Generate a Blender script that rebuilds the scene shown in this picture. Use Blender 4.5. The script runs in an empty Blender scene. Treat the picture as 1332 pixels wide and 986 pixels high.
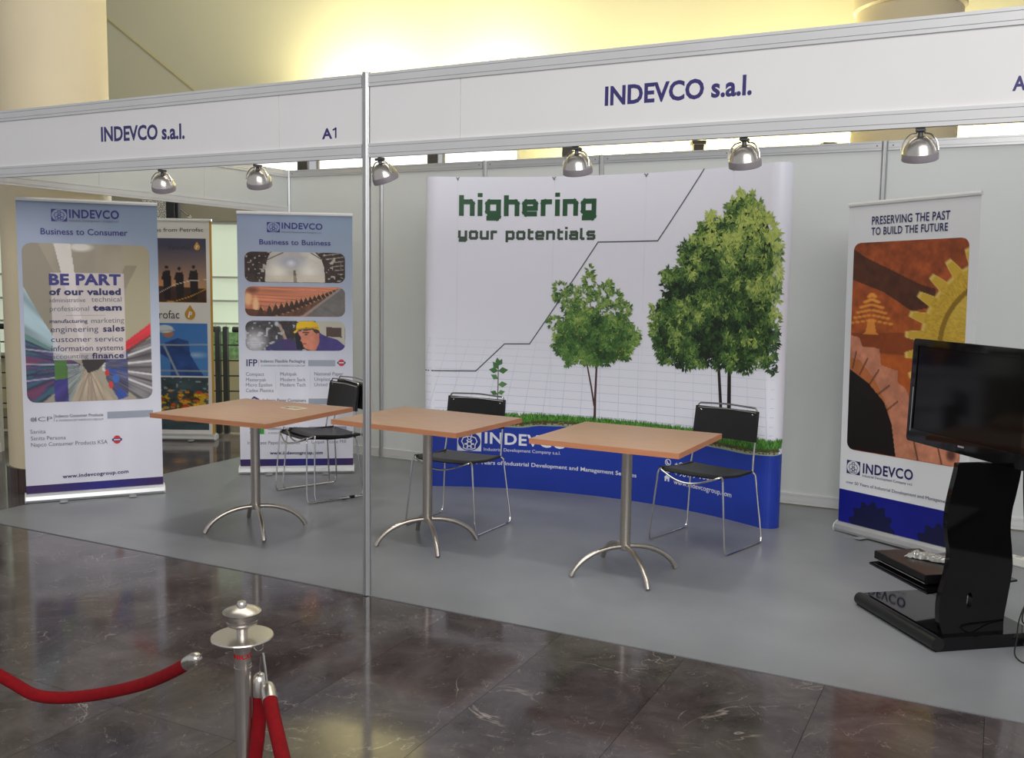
import bpy, bmesh, math, random
import numpy as np
from mathutils import Vector, Matrix
from mathutils.geometry import tessellate_polygon
PI = math.pi
R = math.radians
sc = bpy.context.scene
COL = sc.collection

# ------------------------------------------------------------------ camera
cam_d = bpy.data.cameras.new('camera'); cam = bpy.data.objects.new('camera', cam_d); COL.objects.link(cam)
cam_d.sensor_width = 36.0; cam_d.sensor_fit = 'HORIZONTAL'; cam_d.lens = 36.0 * 1246.58 / 1332.0
cam_d.clip_start = 0.05; cam_d.clip_end = 200
yaw, pit, rol = -0.469619, -0.1022968, 0.01426
fw = Vector((math.sin(yaw) * math.cos(pit), math.cos(yaw) * math.cos(pit), math.sin(pit)))
rt = Vector((math.cos(yaw), -math.sin(yaw), 0)); up = rt.cross(fw)
rt2 = rt * math.cos(rol) + up * math.sin(rol); up2 = -rt * math.sin(rol) + up * math.cos(rol)
m = Matrix((rt2, up2, -fw)).transposed().to_4x4(); m.translation = (2.71139, -3.79257, 1.55947)
cam.matrix_world = m
sc.camera = cam

# ------------------------------------------------------------------ world, lights, exposure
sc.view_settings.view_transform = 'Standard'; sc.view_settings.look = 'None'
sc.view_settings.gamma = 1.0; sc.view_settings.use_curve_mapping = False
sc.view_settings.exposure = 0.20
w = bpy.data.worlds.new('world'); sc.world = w; w.use_nodes = True
wn = w.node_tree; wn.nodes['Background'].inputs[0].default_value = (0.93, 0.95, 1.0, 1)
wn.nodes['Background'].inputs[1].default_value = 0.42

def area(name, loc, target, sx, sy, power, col=(1, 1, 1)):
    d = bpy.data.lights.new(name, 'AREA'); d.shape = 'RECTANGLE'; d.size = sx; d.size_y = sy
    d.energy = power; d.color = col
    o = bpy.data.objects.new(name, d); COL.objects.link(o); o.location = loc
    o.rotation_euler = (Vector(target) - Vector(loc)).to_track_quat('-Z', 'Y').to_euler()
    return o
# daylight falling in from the hall's glazed front, and the hall's ceiling light
area('hall_front_daylight', (5.5, -6.5, 4.6), (0.8, 1.2, 1.2), 6.0, 3.5, 330, (1, 0.98, 0.96))
area('hall_ceiling_light', (-0.5, 1.0, 7.5), (-0.5, 1.2, 0), 7.0, 4.0, 150, (1, 0.98, 0.94))
area('side_daylight', (-3.95, 4.95, 2.0), (-2.6, 1.5, 0.0), 1.0, 1.8, 55, (0.93, 1.0, 1.0))

# ------------------------------------------------------------------ materials
def lin(c):
    return tuple(((x / 255.0) / 12.92 if x <= 10.3 else (((x / 255.0) + 0.055) / 1.055) ** 2.4) for x in c)
MATS = {}
def mat(name, rgb, rough=0.5, metal=0.0, spec=0.5, var=0.06, scale=18.0, bump=0.0, bscale=120.0, stretch=None, emit=0.0, coat=0.0):
    if name in MATS: return MATS[name]
    mt = bpy.data.materials.new(name); mt.use_nodes = True; nt = mt.node_tree; b = nt.nodes['Principled BSDF']
    c = lin(rgb)
    tc = nt.nodes.new('ShaderNodeTexCoord'); mp = nt.nodes.new('ShaderNodeMapping'); nt.links.new(tc.outputs['Object'], mp.inputs[0])
    if stretch: mp.inputs['Scale'].default_value = stretch
    n = nt.nodes.new('ShaderNodeTexNoise'); n.inputs['Scale'].default_value = scale; n.inputs['Detail'].default_value = 4
    nt.links.new(mp.outputs[0], n.inputs['Vector'])
    r = nt.nodes.new('ShaderNodeValToRGB'); r.color_ramp.elements[0].position = 0.3; r.color_ramp.elements[1].position = 0.7
    r.color_ramp.elements[0].color = tuple(x * (1 - var) for x in c) + (1,); r.color_ramp.elements[1].color = tuple(min(1, x * (1 + var)) for x in c) + (1,)
    nt.links.new(n.outputs[0], r.inputs[0]); nt.links.new(r.outputs[0], b.inputs['Base Color'])
    b.inputs['Roughness'].default_value = rough; b.inputs['Metallic'].default_value = metal
    b.inputs['Specular IOR Level'].default_value = spec; b.inputs['Coat Weight'].default_value = coat
    if emit:
        nt.links.new(r.outputs[0], b.inputs['Emission Color']); b.inputs['Emission Strength'].default_value = emit
    if bump:
        n2 = nt.nodes.new('ShaderNodeTexNoise'); n2.inputs['Scale'].default_value = bscale; n2.inputs['Detail'].default_value = 3
        nt.links.new(mp.outputs[0], n2.inputs['Vector'])
        bp = nt.nodes.new('ShaderNodeBump'); bp.inputs['Strength'].default_value = bump; bp.inputs['Distance'].default_value = 0.002
        nt.links.new(n2.outputs[0], bp.inputs['Height']); nt.links.new(bp.outputs[0], b.inputs['Normal'])
    MATS[name] = mt
    return mt
def print_mat(name, rough, spec=0.4):
    if name in MATS: return MATS[name]
    mt = bpy.data.materials.new(name); mt.use_nodes = True; nt = mt.node_tree; b = nt.nodes['Principled BSDF']
    a = nt.nodes.new('ShaderNodeVertexColor'); a.layer_name = 'ink'
    tc = nt.nodes.new('ShaderNodeTexCoord'); n = nt.nodes.new('ShaderNodeTexNoise'); n.inputs['Scale'].default_value = 300
    nt.links.new(tc.outputs['Object'], n.inputs['Vector'])
    mr = nt.nodes.new('ShaderNodeMapRange'); mr.inputs[3].default_value = rough - 0.03; mr.inputs[4].default_value = rough + 0.03
    nt.links.new(n.outputs[0], mr.inputs[0]); nt.links.new(mr.outputs[0], b.inputs['Roughness'])
    nt.links.new(a.outputs[0], b.inputs['Base Color']); b.inputs['Specular IOR Level'].default_value = spec
    MATS[name] = mt
    return mt
def marble_mat():
    mt = bpy.data.materials.new('dark_brown_marble'); mt.use_nodes = True; nt = mt.node_tree; b = nt.nodes['Principled BSDF']; L = nt.links.new
    g = nt.nodes.new('ShaderNodeNewGeometry'); oi = nt.nodes.new('ShaderNodeObjectInfo')
    ad = nt.nodes.new('ShaderNodeVectorMath'); ad.operation = 'ADD'
    cx = nt.nodes.new('ShaderNodeVectorMath'); cx.operation = 'SCALE'; cx.inputs[0].default_value = (7, 3, 11); L(oi.outputs['Random'], cx.inputs['Scale'])
    L(g.outputs['Position'], ad.inputs[0]); L(cx.outputs[0], ad.inputs[1])
    n = nt.nodes.new('ShaderNodeTexNoise'); n.inputs['Scale'].default_value = 3.2; n.inputs['Detail'].default_value = 9; n.inputs['Roughness'].default_value = .68
    n.inputs['Distortion'].default_value = 0.6
    L(ad.outputs[0], n.inputs['Vector'])
    r = nt.nodes.new('ShaderNodeValToRGB'); e = r.color_ramp.elements
    e[0].position = .3; e[0].color = lin((50, 44, 45)) + (1,); e[1].position = .72; e[1].color = lin((98, 90, 90)) + (1,)
    L(n.outputs[0], r.inputs[0])
    # thin pale veins at two scales
    last = r.outputs[0]
    for (s, wd, dist, cut, a) in ((1.7, .018, 1.6, .58, .5), (6.5, .024, 2.6, .54, .34)):
        v = nt.nodes.new('ShaderNodeTexNoise'); v.inputs['Scale'].default_value = s; v.inputs['Detail'].default_value = 5; v.inputs['Distortion'].default_value = dist
        L(ad.outputs[0], v.inputs['Vector'])
        sb = nt.nodes.new('ShaderNodeMath'); sb.operation = 'SUBTRACT'; sb.inputs[1].default_value = .5; L(v.outputs[0], sb.inputs[0])
        ab = nt.nodes.new('ShaderNodeMath'); ab.operation = 'ABSOLUTE'; L(sb.outputs[0], ab.inputs[0])
        mr = nt.nodes.new('ShaderNodeMapRange'); mr.inputs[1].default_value = 0; mr.inputs[2].default_value = wd * .35; mr.inputs[3].default_value = 1; mr.inputs[4].default_value = 0
        L(ab.outputs[0], mr.inputs[0])
        v2 = nt.nodes.new('ShaderNodeTexNoise'); v2.inputs['Scale'].default_value = s * 2.1; L(ad.outputs[0], v2.inputs['Vector'])
        m2 = nt.nodes.new('ShaderNodeMapRange'); m2.inputs[1].default_value = cut - .05; m2.inputs[2].default_value = cut + .1; L(v2.outputs[0], m2.inputs[0])
        mu = nt.nodes.new('ShaderNodeMath'); mu.operation = 'MULTIPLY'; L(mr.outputs[0], mu.inputs[0]); L(m2.outputs[0], mu.inputs[1])
        m3 = nt.nodes.new('ShaderNodeMath'); m3.operation = 'MULTIPLY'; m3.inputs[1].default_value = a; L(mu.outputs[0], m3.inputs[0])
        mx = nt.nodes.new('ShaderNodeMix'); mx.data_type = 'RGBA'; L(m3.outputs[0], mx.inputs[0]); L(last, mx.inputs[6]); mx.inputs[7].default_value = lin((205, 190, 180)) + (1,)
        last = mx.outputs[2]
    L(last, b.inputs['Base Color']); b.inputs['Roughness'].default_value = .10; b.inputs['Specular IOR Level'].default_value = .38
    MATS['marble'] = mt
    return mt
def carpet_mat():
    mt = bpy.data.materials.new('grey_vinyl_carpet'); mt.use_nodes = True; nt = mt.node_tree; b = nt.nodes['Principled BSDF']; L = nt.links.new
    tc = nt.nodes.new('ShaderNodeTexCoord'); n = nt.nodes.new('ShaderNodeTexNoise'); n.inputs['Scale'].default_value = 2.2; n.inputs['Detail'].default_value = 8
    L(tc.outputs['Object'], n.inputs['Vector'])
    r = nt.nodes.new('ShaderNodeValToRGB'); e = r.color_ramp.elements
    e[0].position = .3; e[0].color = lin((118, 120, 123)) + (1,); e[1].position = .7; e[1].color = lin((131, 133, 136)) + (1,)
    L(n.outputs[0], r.inputs[0])
    # small pale scuffs
    v = nt.nodes.new('ShaderNodeTexNoise'); v.inputs['Scale'].default_value = 9; v.inputs['Detail'].default_value = 8; v.inputs['Roughness'].default_value = .8; L(tc.outputs['Object'], v.inputs['Vector'])
    m2 = nt.nodes.new('ShaderNodeMapRange'); m2.inputs[1].default_value = .70; m2.inputs[2].default_value = .80; m2.inputs[4].default_value = .35; L(v.outputs[0], m2.inputs[0])
    mx = nt.nodes.new('ShaderNodeMix'); mx.data_type = 'RGBA'; L(m2.outputs[0], mx.inputs[0]); L(r.outputs[0], mx.inputs[6]); mx.inputs[7].default_value = lin((190, 190, 188)) + (1,)
    L(mx.outputs[2], b.inputs['Base Color']); b.inputs['Roughness'].default_value = .33; b.inputs['Specular IOR Level'].default_value = .45
    n3 = nt.nodes.new('ShaderNodeTexNoise'); n3.inputs['Scale'].default_value = 160; L(tc.outputs['Object'], n3.inputs['Vector'])
    bp = nt.nodes.new('ShaderNodeBump'); bp.inputs['Strength'].default_value = .12; bp.inputs['Distance'].default_value = .002
    L(n3.outputs[0], bp.inputs['Height']); L(bp.outputs[0], b.inputs['Normal'])
    return mt
M_alu = mat('satin_aluminium', (196, 197, 198), .38, .75, .5, .03, 8, .05, 300, (1, 1, 1))
M_aluw = mat('pale_powder_coated_rail', (218, 218, 218), .42, .15, .5, .03, 5)
M_alud = mat('aluminium_groove', (92, 92, 94), .5, .5)
M_panel = mat('white_laminate_panel', (212, 215, 213), .5, 0, .35, .015, 3)
M_sign = mat('white_sign_panel', (243, 241, 240), .5, 0, .35, .012, 4)
M_chrome = mat('bright_chrome', (214, 212, 208), .14, 1, .5, .04, 30)
M_steel = mat('brushed_stainless_steel', (198, 190, 180), .32, 1, .5, .10, 40, .10, 60, (1, 1, 14))
M_steel2 = mat('polished_post_steel', (206, 200, 193), .24, .93, .5, .08, 30, .06, 90, (14, 14, 1))
M_blk_leather = mat('black_leather', (15, 15, 17), .42, 0, .4, .2, 40, .25, 260)
M_blk = mat('black_plastic', (18, 18, 19), .35, 0, .5, .15, 30)
M_gloss = mat('black_gloss_lacquer', (7, 6, 8), .05, 0, .42, .1, 20)
M_screen = mat('dark_glass_screen', (8, 7, 9), .08, 0, .22, .1, 10)
M_wood = mat('beech_laminate_top', (158, 128, 106), .42, 0, .4, .08, 5, .04, 200, (1.5, 14, 14))
M_wood_e = mat('beech_edge_band', (186, 126, 90), .5, 0, .35, .08, 8, 0, 100, (1, 1, 10))
M_rope = mat('red_velvet', (122, 3, 14), .9, 0, .25, .15, 60, .3, 400)
M_col = mat('cream_painted_plaster', (238, 222, 186), .6, 0, .3, .03, 2, .06, 60)
M_col2 = mat('tan_painted_plaster', (205, 190, 155), .6, 0, .3, .03, 2, .06, 60)
M_skirt = mat('dark_marble_skirting', (74, 58, 50), .2, 0, .5, .3, 9)
M_hall = mat('pale_olive_plaster', (192, 187, 158), .75, 0, .25, .03, .8, .04, 30)
M_green = mat('pale_green_backlit_glass', (198, 208, 186), .25, 0, .5, .05, .7, 0, 10, None, .52)
M_white_win = mat('overexposed_daylight_pane', (255, 255, 252), .3, 0, .5, .0, 1, 0, 10, None, 1.35)
M_brown = mat('taupe_painted_beam', (150, 142, 122), .6, 0, .3, .05, 2)
M_mull = mat('dark_bronze_mullion', (62, 58, 50), .5, .2, .4, .1, 8)
M_rail_d = mat('dark_grey_railing_steel', (58, 60, 58), .45, .5, .5, .1, 10)
M_lamp = mat('warm_lamp_lens', (255, 248, 232), .3, 0, .5, 0, 5, 0, 10, None, 1.3)
M_glitter = mat('glass_bead_mesh', (250, 248, 230), .35, 0, .6, .35, 60, .9, 90)
M_hedge = mat('hedge_leaves', (150, 190, 132), .7, 0, .3, .35, 20, .5, 60)
M_plinth = mat('sand_coloured_plinth', (196, 186, 146), .7, 0, .3, .04, 3)
M_kgrey = mat('kiosk_grey_panel', (186, 184, 172), .5, 0, .4, .03, 3)
M_white_pl = mat('white_plastic', (224, 222, 214), .4, 0, .4, .02, 12)
M_cord_b = mat('black_cable', (20, 18, 18), .5, 0, .4)
M_marble = marble_mat(); M_carpet = carpet_mat()
M_print = print_mat('satin_banner_print', .42); M_print_g = print_mat('gloss_display_print', .36, .45)
M_rim = mat('grey_lacquered_rim', (158, 151, 156), .4, .3, .5, .04, 20)
M_wrap = mat('crumpled_clear_wrap', (150, 150, 146), .18, .2, .7, .35, 50, .8, 70)
M_red = mat('red_ink', (190, 24, 30), .5, 0, .3)
M_ink = mat('violet_navy_vinyl', (62, 56, 118), .45, 0, .4, .04, 20)

# ------------------------------------------------------------------ mesh helpers
class MB:
    def __init__(s): s.v = []; s.f = []; s.m = []; s.sm = []
    def add(s, vs, fs, mi=0, smooth=False):
        o = len(s.v); s.v += [tuple(v) for v in vs]
        for f in fs: s.f.append(tuple(i + o for i in f)); s.m.append(mi); s.sm.append(smooth)
    def box(s, lo, hi, mi=0, mx=None):
        x0, y0, z0 = lo; x1, y1, z1 = hi
        v = [(x0, y0, z0), (x1, y0, z0), (x1, y1, z0), (x0, y1, z0), (x0, y0, z1), (x1, y0, z1), (x1, y1, z1), (x0, y1, z1)]
        if mx is not None: v = [mx @ Vector(q) for q in v]
        s.add(v, [(0, 3, 2, 1), (4, 5, 6, 7), (0, 1, 5, 4), (1, 2, 6, 5), (2, 3, 7, 6), (3, 0, 4, 7)], mi)
    def cbox(s, c, d, mi=0): s.box((c[0] - d[0] / 2, c[1] - d[1] / 2, c[2] - d[2] / 2), (c[0] + d[0] / 2, c[1] + d[1] / 2, c[2] + d[2] / 2), mi)
    def prism(s, prof, axis, a, b, mi=0, smooth=False):
        # prof: closed 2D outline in the plane normal to axis
        def P(p, t):
            return (t, p[0], p[1]) if axis == 'x' else (p[0], t, p[1]) if axis == 'y' else (p[0], p[1], t)
        n = len(prof); vs = [P(p, a) for p in prof] + [P(p, b) for p in prof]
        fs = [(i, (i + 1) % n, (i + 1) % n + n, i + n) for i in range(n)]
        s.add(vs, fs, mi, smooth)
        tri = tessellate_polygon([[Vector((p[0], p[1], 0)) for p in prof]])
        s.add(vs, [tuple(t) for t in tri] + [tuple(i + n for i in reversed(t)) for t in tri], mi)
    def lathe(s, prof, n=32, c=(0, 0, 0), mi=0, smooth=True):
        vs = []; fs = []
        for (r, z) in prof:
            for k in range(n):
                a = 2 * PI * k / n; vs.append((c[0] + r * math.cos(a), c[1] + r * math.sin(a), c[2] + z))
        for i in range(len(prof) - 1):
            for k in range(n):
                fs.append((i * n + k, i * n + (k + 1) % n, (i + 1) * n + (k + 1) % n, (i + 1) * n + k))
        fs.append(tuple(range(n - 1, -1, -1))); fs.append(tuple((len(prof) - 1) * n + k for k in range(n)))
        s.add(vs, fs, mi, smooth)
    def tube(s, pts, r, n=10, mi=0, caps=True, closed=False):
        P = [Vector(p) for p in pts]; N = len(P)
        rs = r if isinstance(r, (list, tuple)) else [r] * N
        T = []
        for i in range(N):
            if closed: t = P[(i + 1) % N] - P[i - 1]
            else: t = P[min(i + 1, N - 1)] - P[max(i - 1, 0)]
            T.append(t.normalized())
        u = T[0].orthogonal().normalized(); vs = []
        for i in range(N):
            u = (u - T[i] * u.dot(T[i])).normalized(); w_ = T[i].cross(u)
            for k in range(n):
                a = 2 * PI * k / n; vs.append(P[i] + (u * math.cos(a) + w_ * math.sin(a)) * rs[i])
        fs = []
        for i in range(N - 1 + (1 if closed else 0)):
            j = (i + 1) % N
            for k in range(n): fs.append((i * n + k, i * n + (k + 1) % n, j * n + (k + 1) % n, j * n + k))
        if caps and not closed: fs += [tuple(range(n - 1, -1, -1)), tuple((N - 1) * n + k for k in range(n))]
        s.add(vs, fs, mi, True)
    def build(s, name, mats, parent=None, loc=(0, 0, 0), rot=(0, 0, 0), bevel=0):
        me = bpy.data.meshes.new(name); me.from_pydata(s.v, [], s.f)
        for m_ in (mats if isinstance(mats, (list, tuple)) else [mats]): me.materials.append(m_)
        me.polygons.foreach_set('material_index', s.m); me.polygons.foreach_set('use_smooth', s.sm)
        bm = bmesh.new(); bm.from_mesh(me); bmesh.ops.recalc_face_normals(bm, faces=bm.faces[:]); bm.to_mesh(me); bm.free()
        if any(s.sm): me.set_sharp_from_angle(angle=R(40))
        me.update()
        o = bpy.data.objects.new(name, me); COL.objects.link(o); o.location = loc; o.rotation_euler = rot
        if parent: o.parent = parent
        if bevel:
            b = o.modifiers.new('edge', 'BEVEL'); b.width = bevel; b.segments = 2; b.limit_method = 'ANGLE'; b.angle_limit = R(50)
        return o
def smooth_path(pts, rad, seg=6):
    # straight runs with rounded corners
    P = [Vector(p) for p in pts]; out = [P[0]]
    for i in range(1, len(P) - 1):
        a = P[i - 1] - P[i]; b = P[i + 1] - P[i]; r_ = rad[i] if isinstance(rad, (list, tuple)) else rad
        d = min(r_, a.length * .48, b.length * .48); p0 = P[i] + a.normalized() * d; p2 = P[i] + b.normalized() * d
        for k in range(seg + 1):
            t = k / seg; out.append(p0 * (1 - t) ** 2 + P[i] * 2 * t * (1 - t) + p2 * t * t)
    out.append(P[-1]); return out
def catmull(pts, n=10):
    P = [Vector(p) for p in pts]; P = [P[0] * 2 - P[1]] + P + [P[-1] * 2 - P[-2]]; out = []
    for i in range(1, len(P) - 2):
        for k in range(n):
            t = k / n; a, b, c, d = P[i - 1:i + 3]
            out.append(.5 * ((2 * b) + (c - a) * t + (2 * a - 5 * b + 4 * c - d) * t * t + (-a + 3 * b - 3 * c + d) * t ** 3))
    out.append(P[-2]); return out
def props(o, label=None, cat=None, group=None, kind=None):
    if label: o['label'] = label
    if cat: o['category'] = cat
    if group: o['group'] = group
    if kind: o['kind'] = kind
    return o
def thing(name, label, cat, loc=(0, 0, 0), rz=0, group=None):
    o = bpy.data.objects.new(name, None); COL.objects.link(o); o.location = loc; o.rotation_euler = (0, 0, rz); o.empty_display_size = .1
    return props(o, label, cat, group)
def setting(name, loc=(0, 0, 0), rz=0, label=None):
    o = bpy.data.objects.new(name, None); COL.objects.link(o); o.location = loc; o.rotation_euler = (0, 0, rz)
    return props(o, label, None, None, 'structure')
def copy_tree(o, parent=None):
    c = o.copy(); COL.objects.link(c)
    if parent: c.parent = parent
    for ch in list(o.children): copy_tree(ch, c)
    return c

# ------------------------------------------------------------------ flat print: coloured polygons laid on a surface
INK = {'fn': (62, 56, 118), 'lb': (58, 56, 132), 'nv': (44, 42, 96), 'gr': (104, 106, 118), 'dk': (62, 58, 56), 'wh': (235, 236, 244), 'gn': (44, 88, 58)}
_ft = {}
def text_mesh(s, wt):
    key = (s, wt)
    if key in _ft: return _ft[key]
    cu = bpy.data.curves.new('lettering', 'FONT'); cu.body = s; cu.size = 1.0; cu.resolution_u = 3
    cu.offset = {'l': -.004, 'r': 0.0, 'm': .012, 'b': .024, 'x': .042, 'c': .016, 'f': .030}[wt]
    cu.fill_mode = 'FRONT'
    if wt in ('b', 'x', 'c'): cu.space_character = 1.07
    o = bpy.data.objects.new('lettering', cu); COL.objects.link(o)
    dg = bpy.context.evaluated_depsgraph_get(); oe = o.evaluated_get(dg); me = oe.to_mesh()
    vs = np.array([v.co[:2] for v in me.vertices]) if len(me.vertices) else np.zeros((0, 2)); fs = [tuple(p.vertices) for p in me.polygons]
    oe.to_mesh_clear(); bpy.data.objects.remove(o); bpy.data.curves.remove(cu)
    _ft[key] = (vs, fs); return _ft[key]
CAPH = {}
def caph(wt):
    if wt not in CAPH: CAPH[wt] = float(text_mesh('H', wt)[0][:, 1].max())
    return CAPH[wt]
MAXW = {}
class Print:
    def strips(s, w_):
        # cut wide faces into narrow upright strips so they follow the curved sheet
        nf = []
        for f in s.f:
            us = [s.v[i][0] for i in f]; lo, hi = min(us), max(us)
            if hi - lo <= w_ * 1.3: nf.append(f); continue
            poly = [s.v[i][:2] for i in f]; lay = s.v[f[0]][2]; col = s.c[f[0]]; k0 = int(math.floor(lo / w_)); k1 = int(math.ceil(hi / w_))
            for k in range(k0, k1):
                q = poly
                for (lim, sg) in ((k * w_, 1), ((k + 1) * w_, -1)):
                    o = []
                    for i in range(len(q)):
                        a, b = q[i - 1], q[i]; ia = sg * (a[0] - lim) >= 0; ib = sg * (b[0] - lim) >= 0
                        if ia != ib: t = (lim - a[0]) / (b[0] - a[0]); o.append((lim, a[1] + (b[1] - a[1]) * t))
                        if ib: o.append(b)
                    q = o
                    if len(q) < 3: break
                if len(q) >= 3:
                    o = len(s.v); s.v += [(x, y, lay) for x, y in q]; s.c += [col] * len(q); nf.append(tuple(range(o, o + len(q))))
        s.f = nf
    def __init__(s): s.v = []; s.f = []; s.c = []
    def poly(s, pts, col, layer=1):
        o = len(s.v); s.v += [(p[0], p[1], layer) for p in pts]; s.c += [col] * len(pts)
        if len(pts) <= 4: s.f.append(tuple(range(o, o + len(pts))))
        else:
            for t in tessellate_polygon([[Vector((p[0], p[1], 0)) for p in pts]]): s.f.append(tuple(i + o for i in t))
    def rect(s, u0, z0, u1, z1, col, layer=1, nu=1):
        for k in range(nu):
            a = u0 + (u1 - u0) * k / nu; b = u0 + (u1 - u0) * (k + 1) / nu
            s.poly([(a, z0), (b, z0), (b, z1), (a, z1)], col, layer)
    def rrect(s, u0, z0, u1, z1, r, col, layer=1, slant=0):
        pts = []
        for (cx, cy, a0) in ((u1 - r, z1 - r, 0), (u0 + r, z1 - r, 90), (u0 + r, z0 + r, 180), (u1 - r, z0 + r, 270)):
            for k in range(7):
                a = R(a0 + 15 * k); pts.append((cx + r * math.cos(a), cy + r * math.sin(a)))
        s.poly(pts, col, layer)
    def disc(s, u, z, r, col, layer=1, n=24, ry=None):
        ry = ry or r
        s.poly([(u + r * math.cos(2 * PI * k / n), z + ry * math.sin(2 * PI * k / n)) for k in range(n)], col, layer)
    def ring(s, u, z, r0, r1, col, layer=1, n=28, a0=0, a1=360):
        for k in range(n):
            a = R(a0 + (a1 - a0) * k / n); b = R(a0 + (a1 - a0) * (k + 1) / n)
            s.poly([(u + r0 * math.cos(a), z + r0 * math.sin(a)), (u + r1 * math.cos(a), z + r1 * math.sin(a)), (u + r1 * math.cos(b), z + r1 * math.sin(b)), (u + r0 * math.cos(b), z + r0 * math.sin(b))], col, layer)
    def line(s, pts, wd, col, layer=1, step=None):
        for i in range(len(pts) - 1):
            a = Vector(pts[i]); b = Vector(pts[i + 1]); d = (b - a)
            if d.length < 1e-6: continue
            n = Vector((-d.y, d.x)).normalized() * wd / 2; k = max(1, int(abs(d.x) / step)) if step else 1
            e = d.normalized() * wd * .45; a = a - e; b = b + e; d = b - a
            for j in range(k):
                p = a + d * (j / k); q = a + d * ((j + 1) / k)
                s.poly([tuple(p + n), tuple(p - n), tuple(q - n), tuple(q + n)], col, layer)
    def text(s, txt, u0, z0, u1, z1, cap, wt, col, layer=3):
        vs, fs = text_mesh(txt, wt)
        if not len(vs): return
        x0, x1 = vs[:, 0].min(), vs[:, 0].max(); k = (u1 - u0) / (x1 - x0); kz = cap / caph(wt); o = len(s.v)
        for (x, y) in vs:
            t = (x - x0) / (x1 - x0); s.v.append((u0 + (x - x0) * k, z0 + (z1 - z0) * t + y * kz, layer)); s.c.append(col)
        s.f += [tuple(i + o for i in f) for f in fs]
    def grid(s, u0, z0, u1, z1, nx, ny, fn, layer=1, r=0.0):
        # rows follow the rounded outline; fn(x,y) takes 0..1 arrays (y down) and gives sRGB
        tz = np.linspace(0, 1, ny); H_ = z1 - z0; W_ = u1 - u0
        inset = np.zeros(ny); d = np.minimum(tz, 1 - tz) * H_
        if r: m_ = d < r; inset[m_] = r - np.sqrt(np.maximum(0, r * r - (r - d[m_]) ** 2))
        tx = np.linspace(0, 1, nx); X = (inset[:, None] + (W_ - 2 * inset[:, None]) * tx[None, :]) / W_; Y = np.repeat(tz[:, None], nx, 1)
        C = np.clip(fn(X, Y), 0, 255); C = np.where(C <= 10.3, C / 255 / 12.92, ((C / 255 + .055) / 1.055) ** 2.4)
        o = len(s.v); U = u0 + X * W_; Z = z1 - Y * H_
        s.v += [(a, b, layer) for a, b in zip(U.ravel().tolist(), Z.ravel().tolist())]; s.c += [tuple(c) for c in C.reshape(-1, 3).tolist()]
        for j in range(ny - 1):
            for i in range(nx - 1):
                a = o + j * nx + i; s.f.append((a, a + nx, a + nx + 1, a + 1))
    def build(s, name, parent, fmap, m_, gap=.0006):
        if fmap.__name__ == 'fpop': s.strips(.035)
        cols = [c if max(c) <= 1.0 and not isinstance(c[0], int) else lin(c) for c in s.c]
        me = bpy.data.meshes.new(name); me.from_pydata([fmap(u, z, l * gap) for u, z, l in s.v], [], s.f); me.materials.append(m_)
        at = me.color_attributes.new('ink', 'FLOAT_COLOR', 'POINT'); at.data.foreach_set('color', [x for c in cols for x in (c[0], c[1], c[2], 1.0)])
        me.update(); o = bpy.data.objects.new(name, me); COL.objects.link(o)
        if parent: o.parent = parent
        return o
def flat(u, z, off): return (u, -off, z)          # banner front faces local -y

def emblem(P, u0, z0, u1, z1, ca, cb, layer=2):
    # square mark with a round field and a line figure above a small gear
    P.rect(u0, z0, u1, z1, ca, layer); cu, cz = (u0 + u1) / 2, (z0 + z1) / 2; r = (u1 - u0) * .47
    P.disc(cu, cz, r, cb, layer + 1, ry=(z1 - z0) * .49)
    q = r * .72; n = 10
    P.ring(cu, cz - r * .22, q * .20, q * .34, ca, layer + 2)
    for k in range(6):
        a = 2 * PI * k / 6; P.line([(cu + q * .34 * math.cos(a), cz - r * .22 + q * .34 * math.sin(a)), (cu + q * .50 * math.cos(a), cz - r * .22 + q * .50 * math.sin(a))], r * .14, ca, layer + 2)
    pts = [(-.25, .95), (.25, .95), (.3, .6), (.75, .45), (.95, .0), (.7, -.45), (.72, -.8), (.35, -.95), (-.35, -.95), (-.72, -.8), (-.7, -.45), (-.95, 0), (-.75, .45), (-.3, .6), (-.25, .95)]
    P.line([(cu + x * q, cz + y * q) for x, y in pts], r * .085, ca, layer + 2)
    P.ring(cu, cz + q * .45, q * .16, q * .26, ca, layer + 2)

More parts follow.
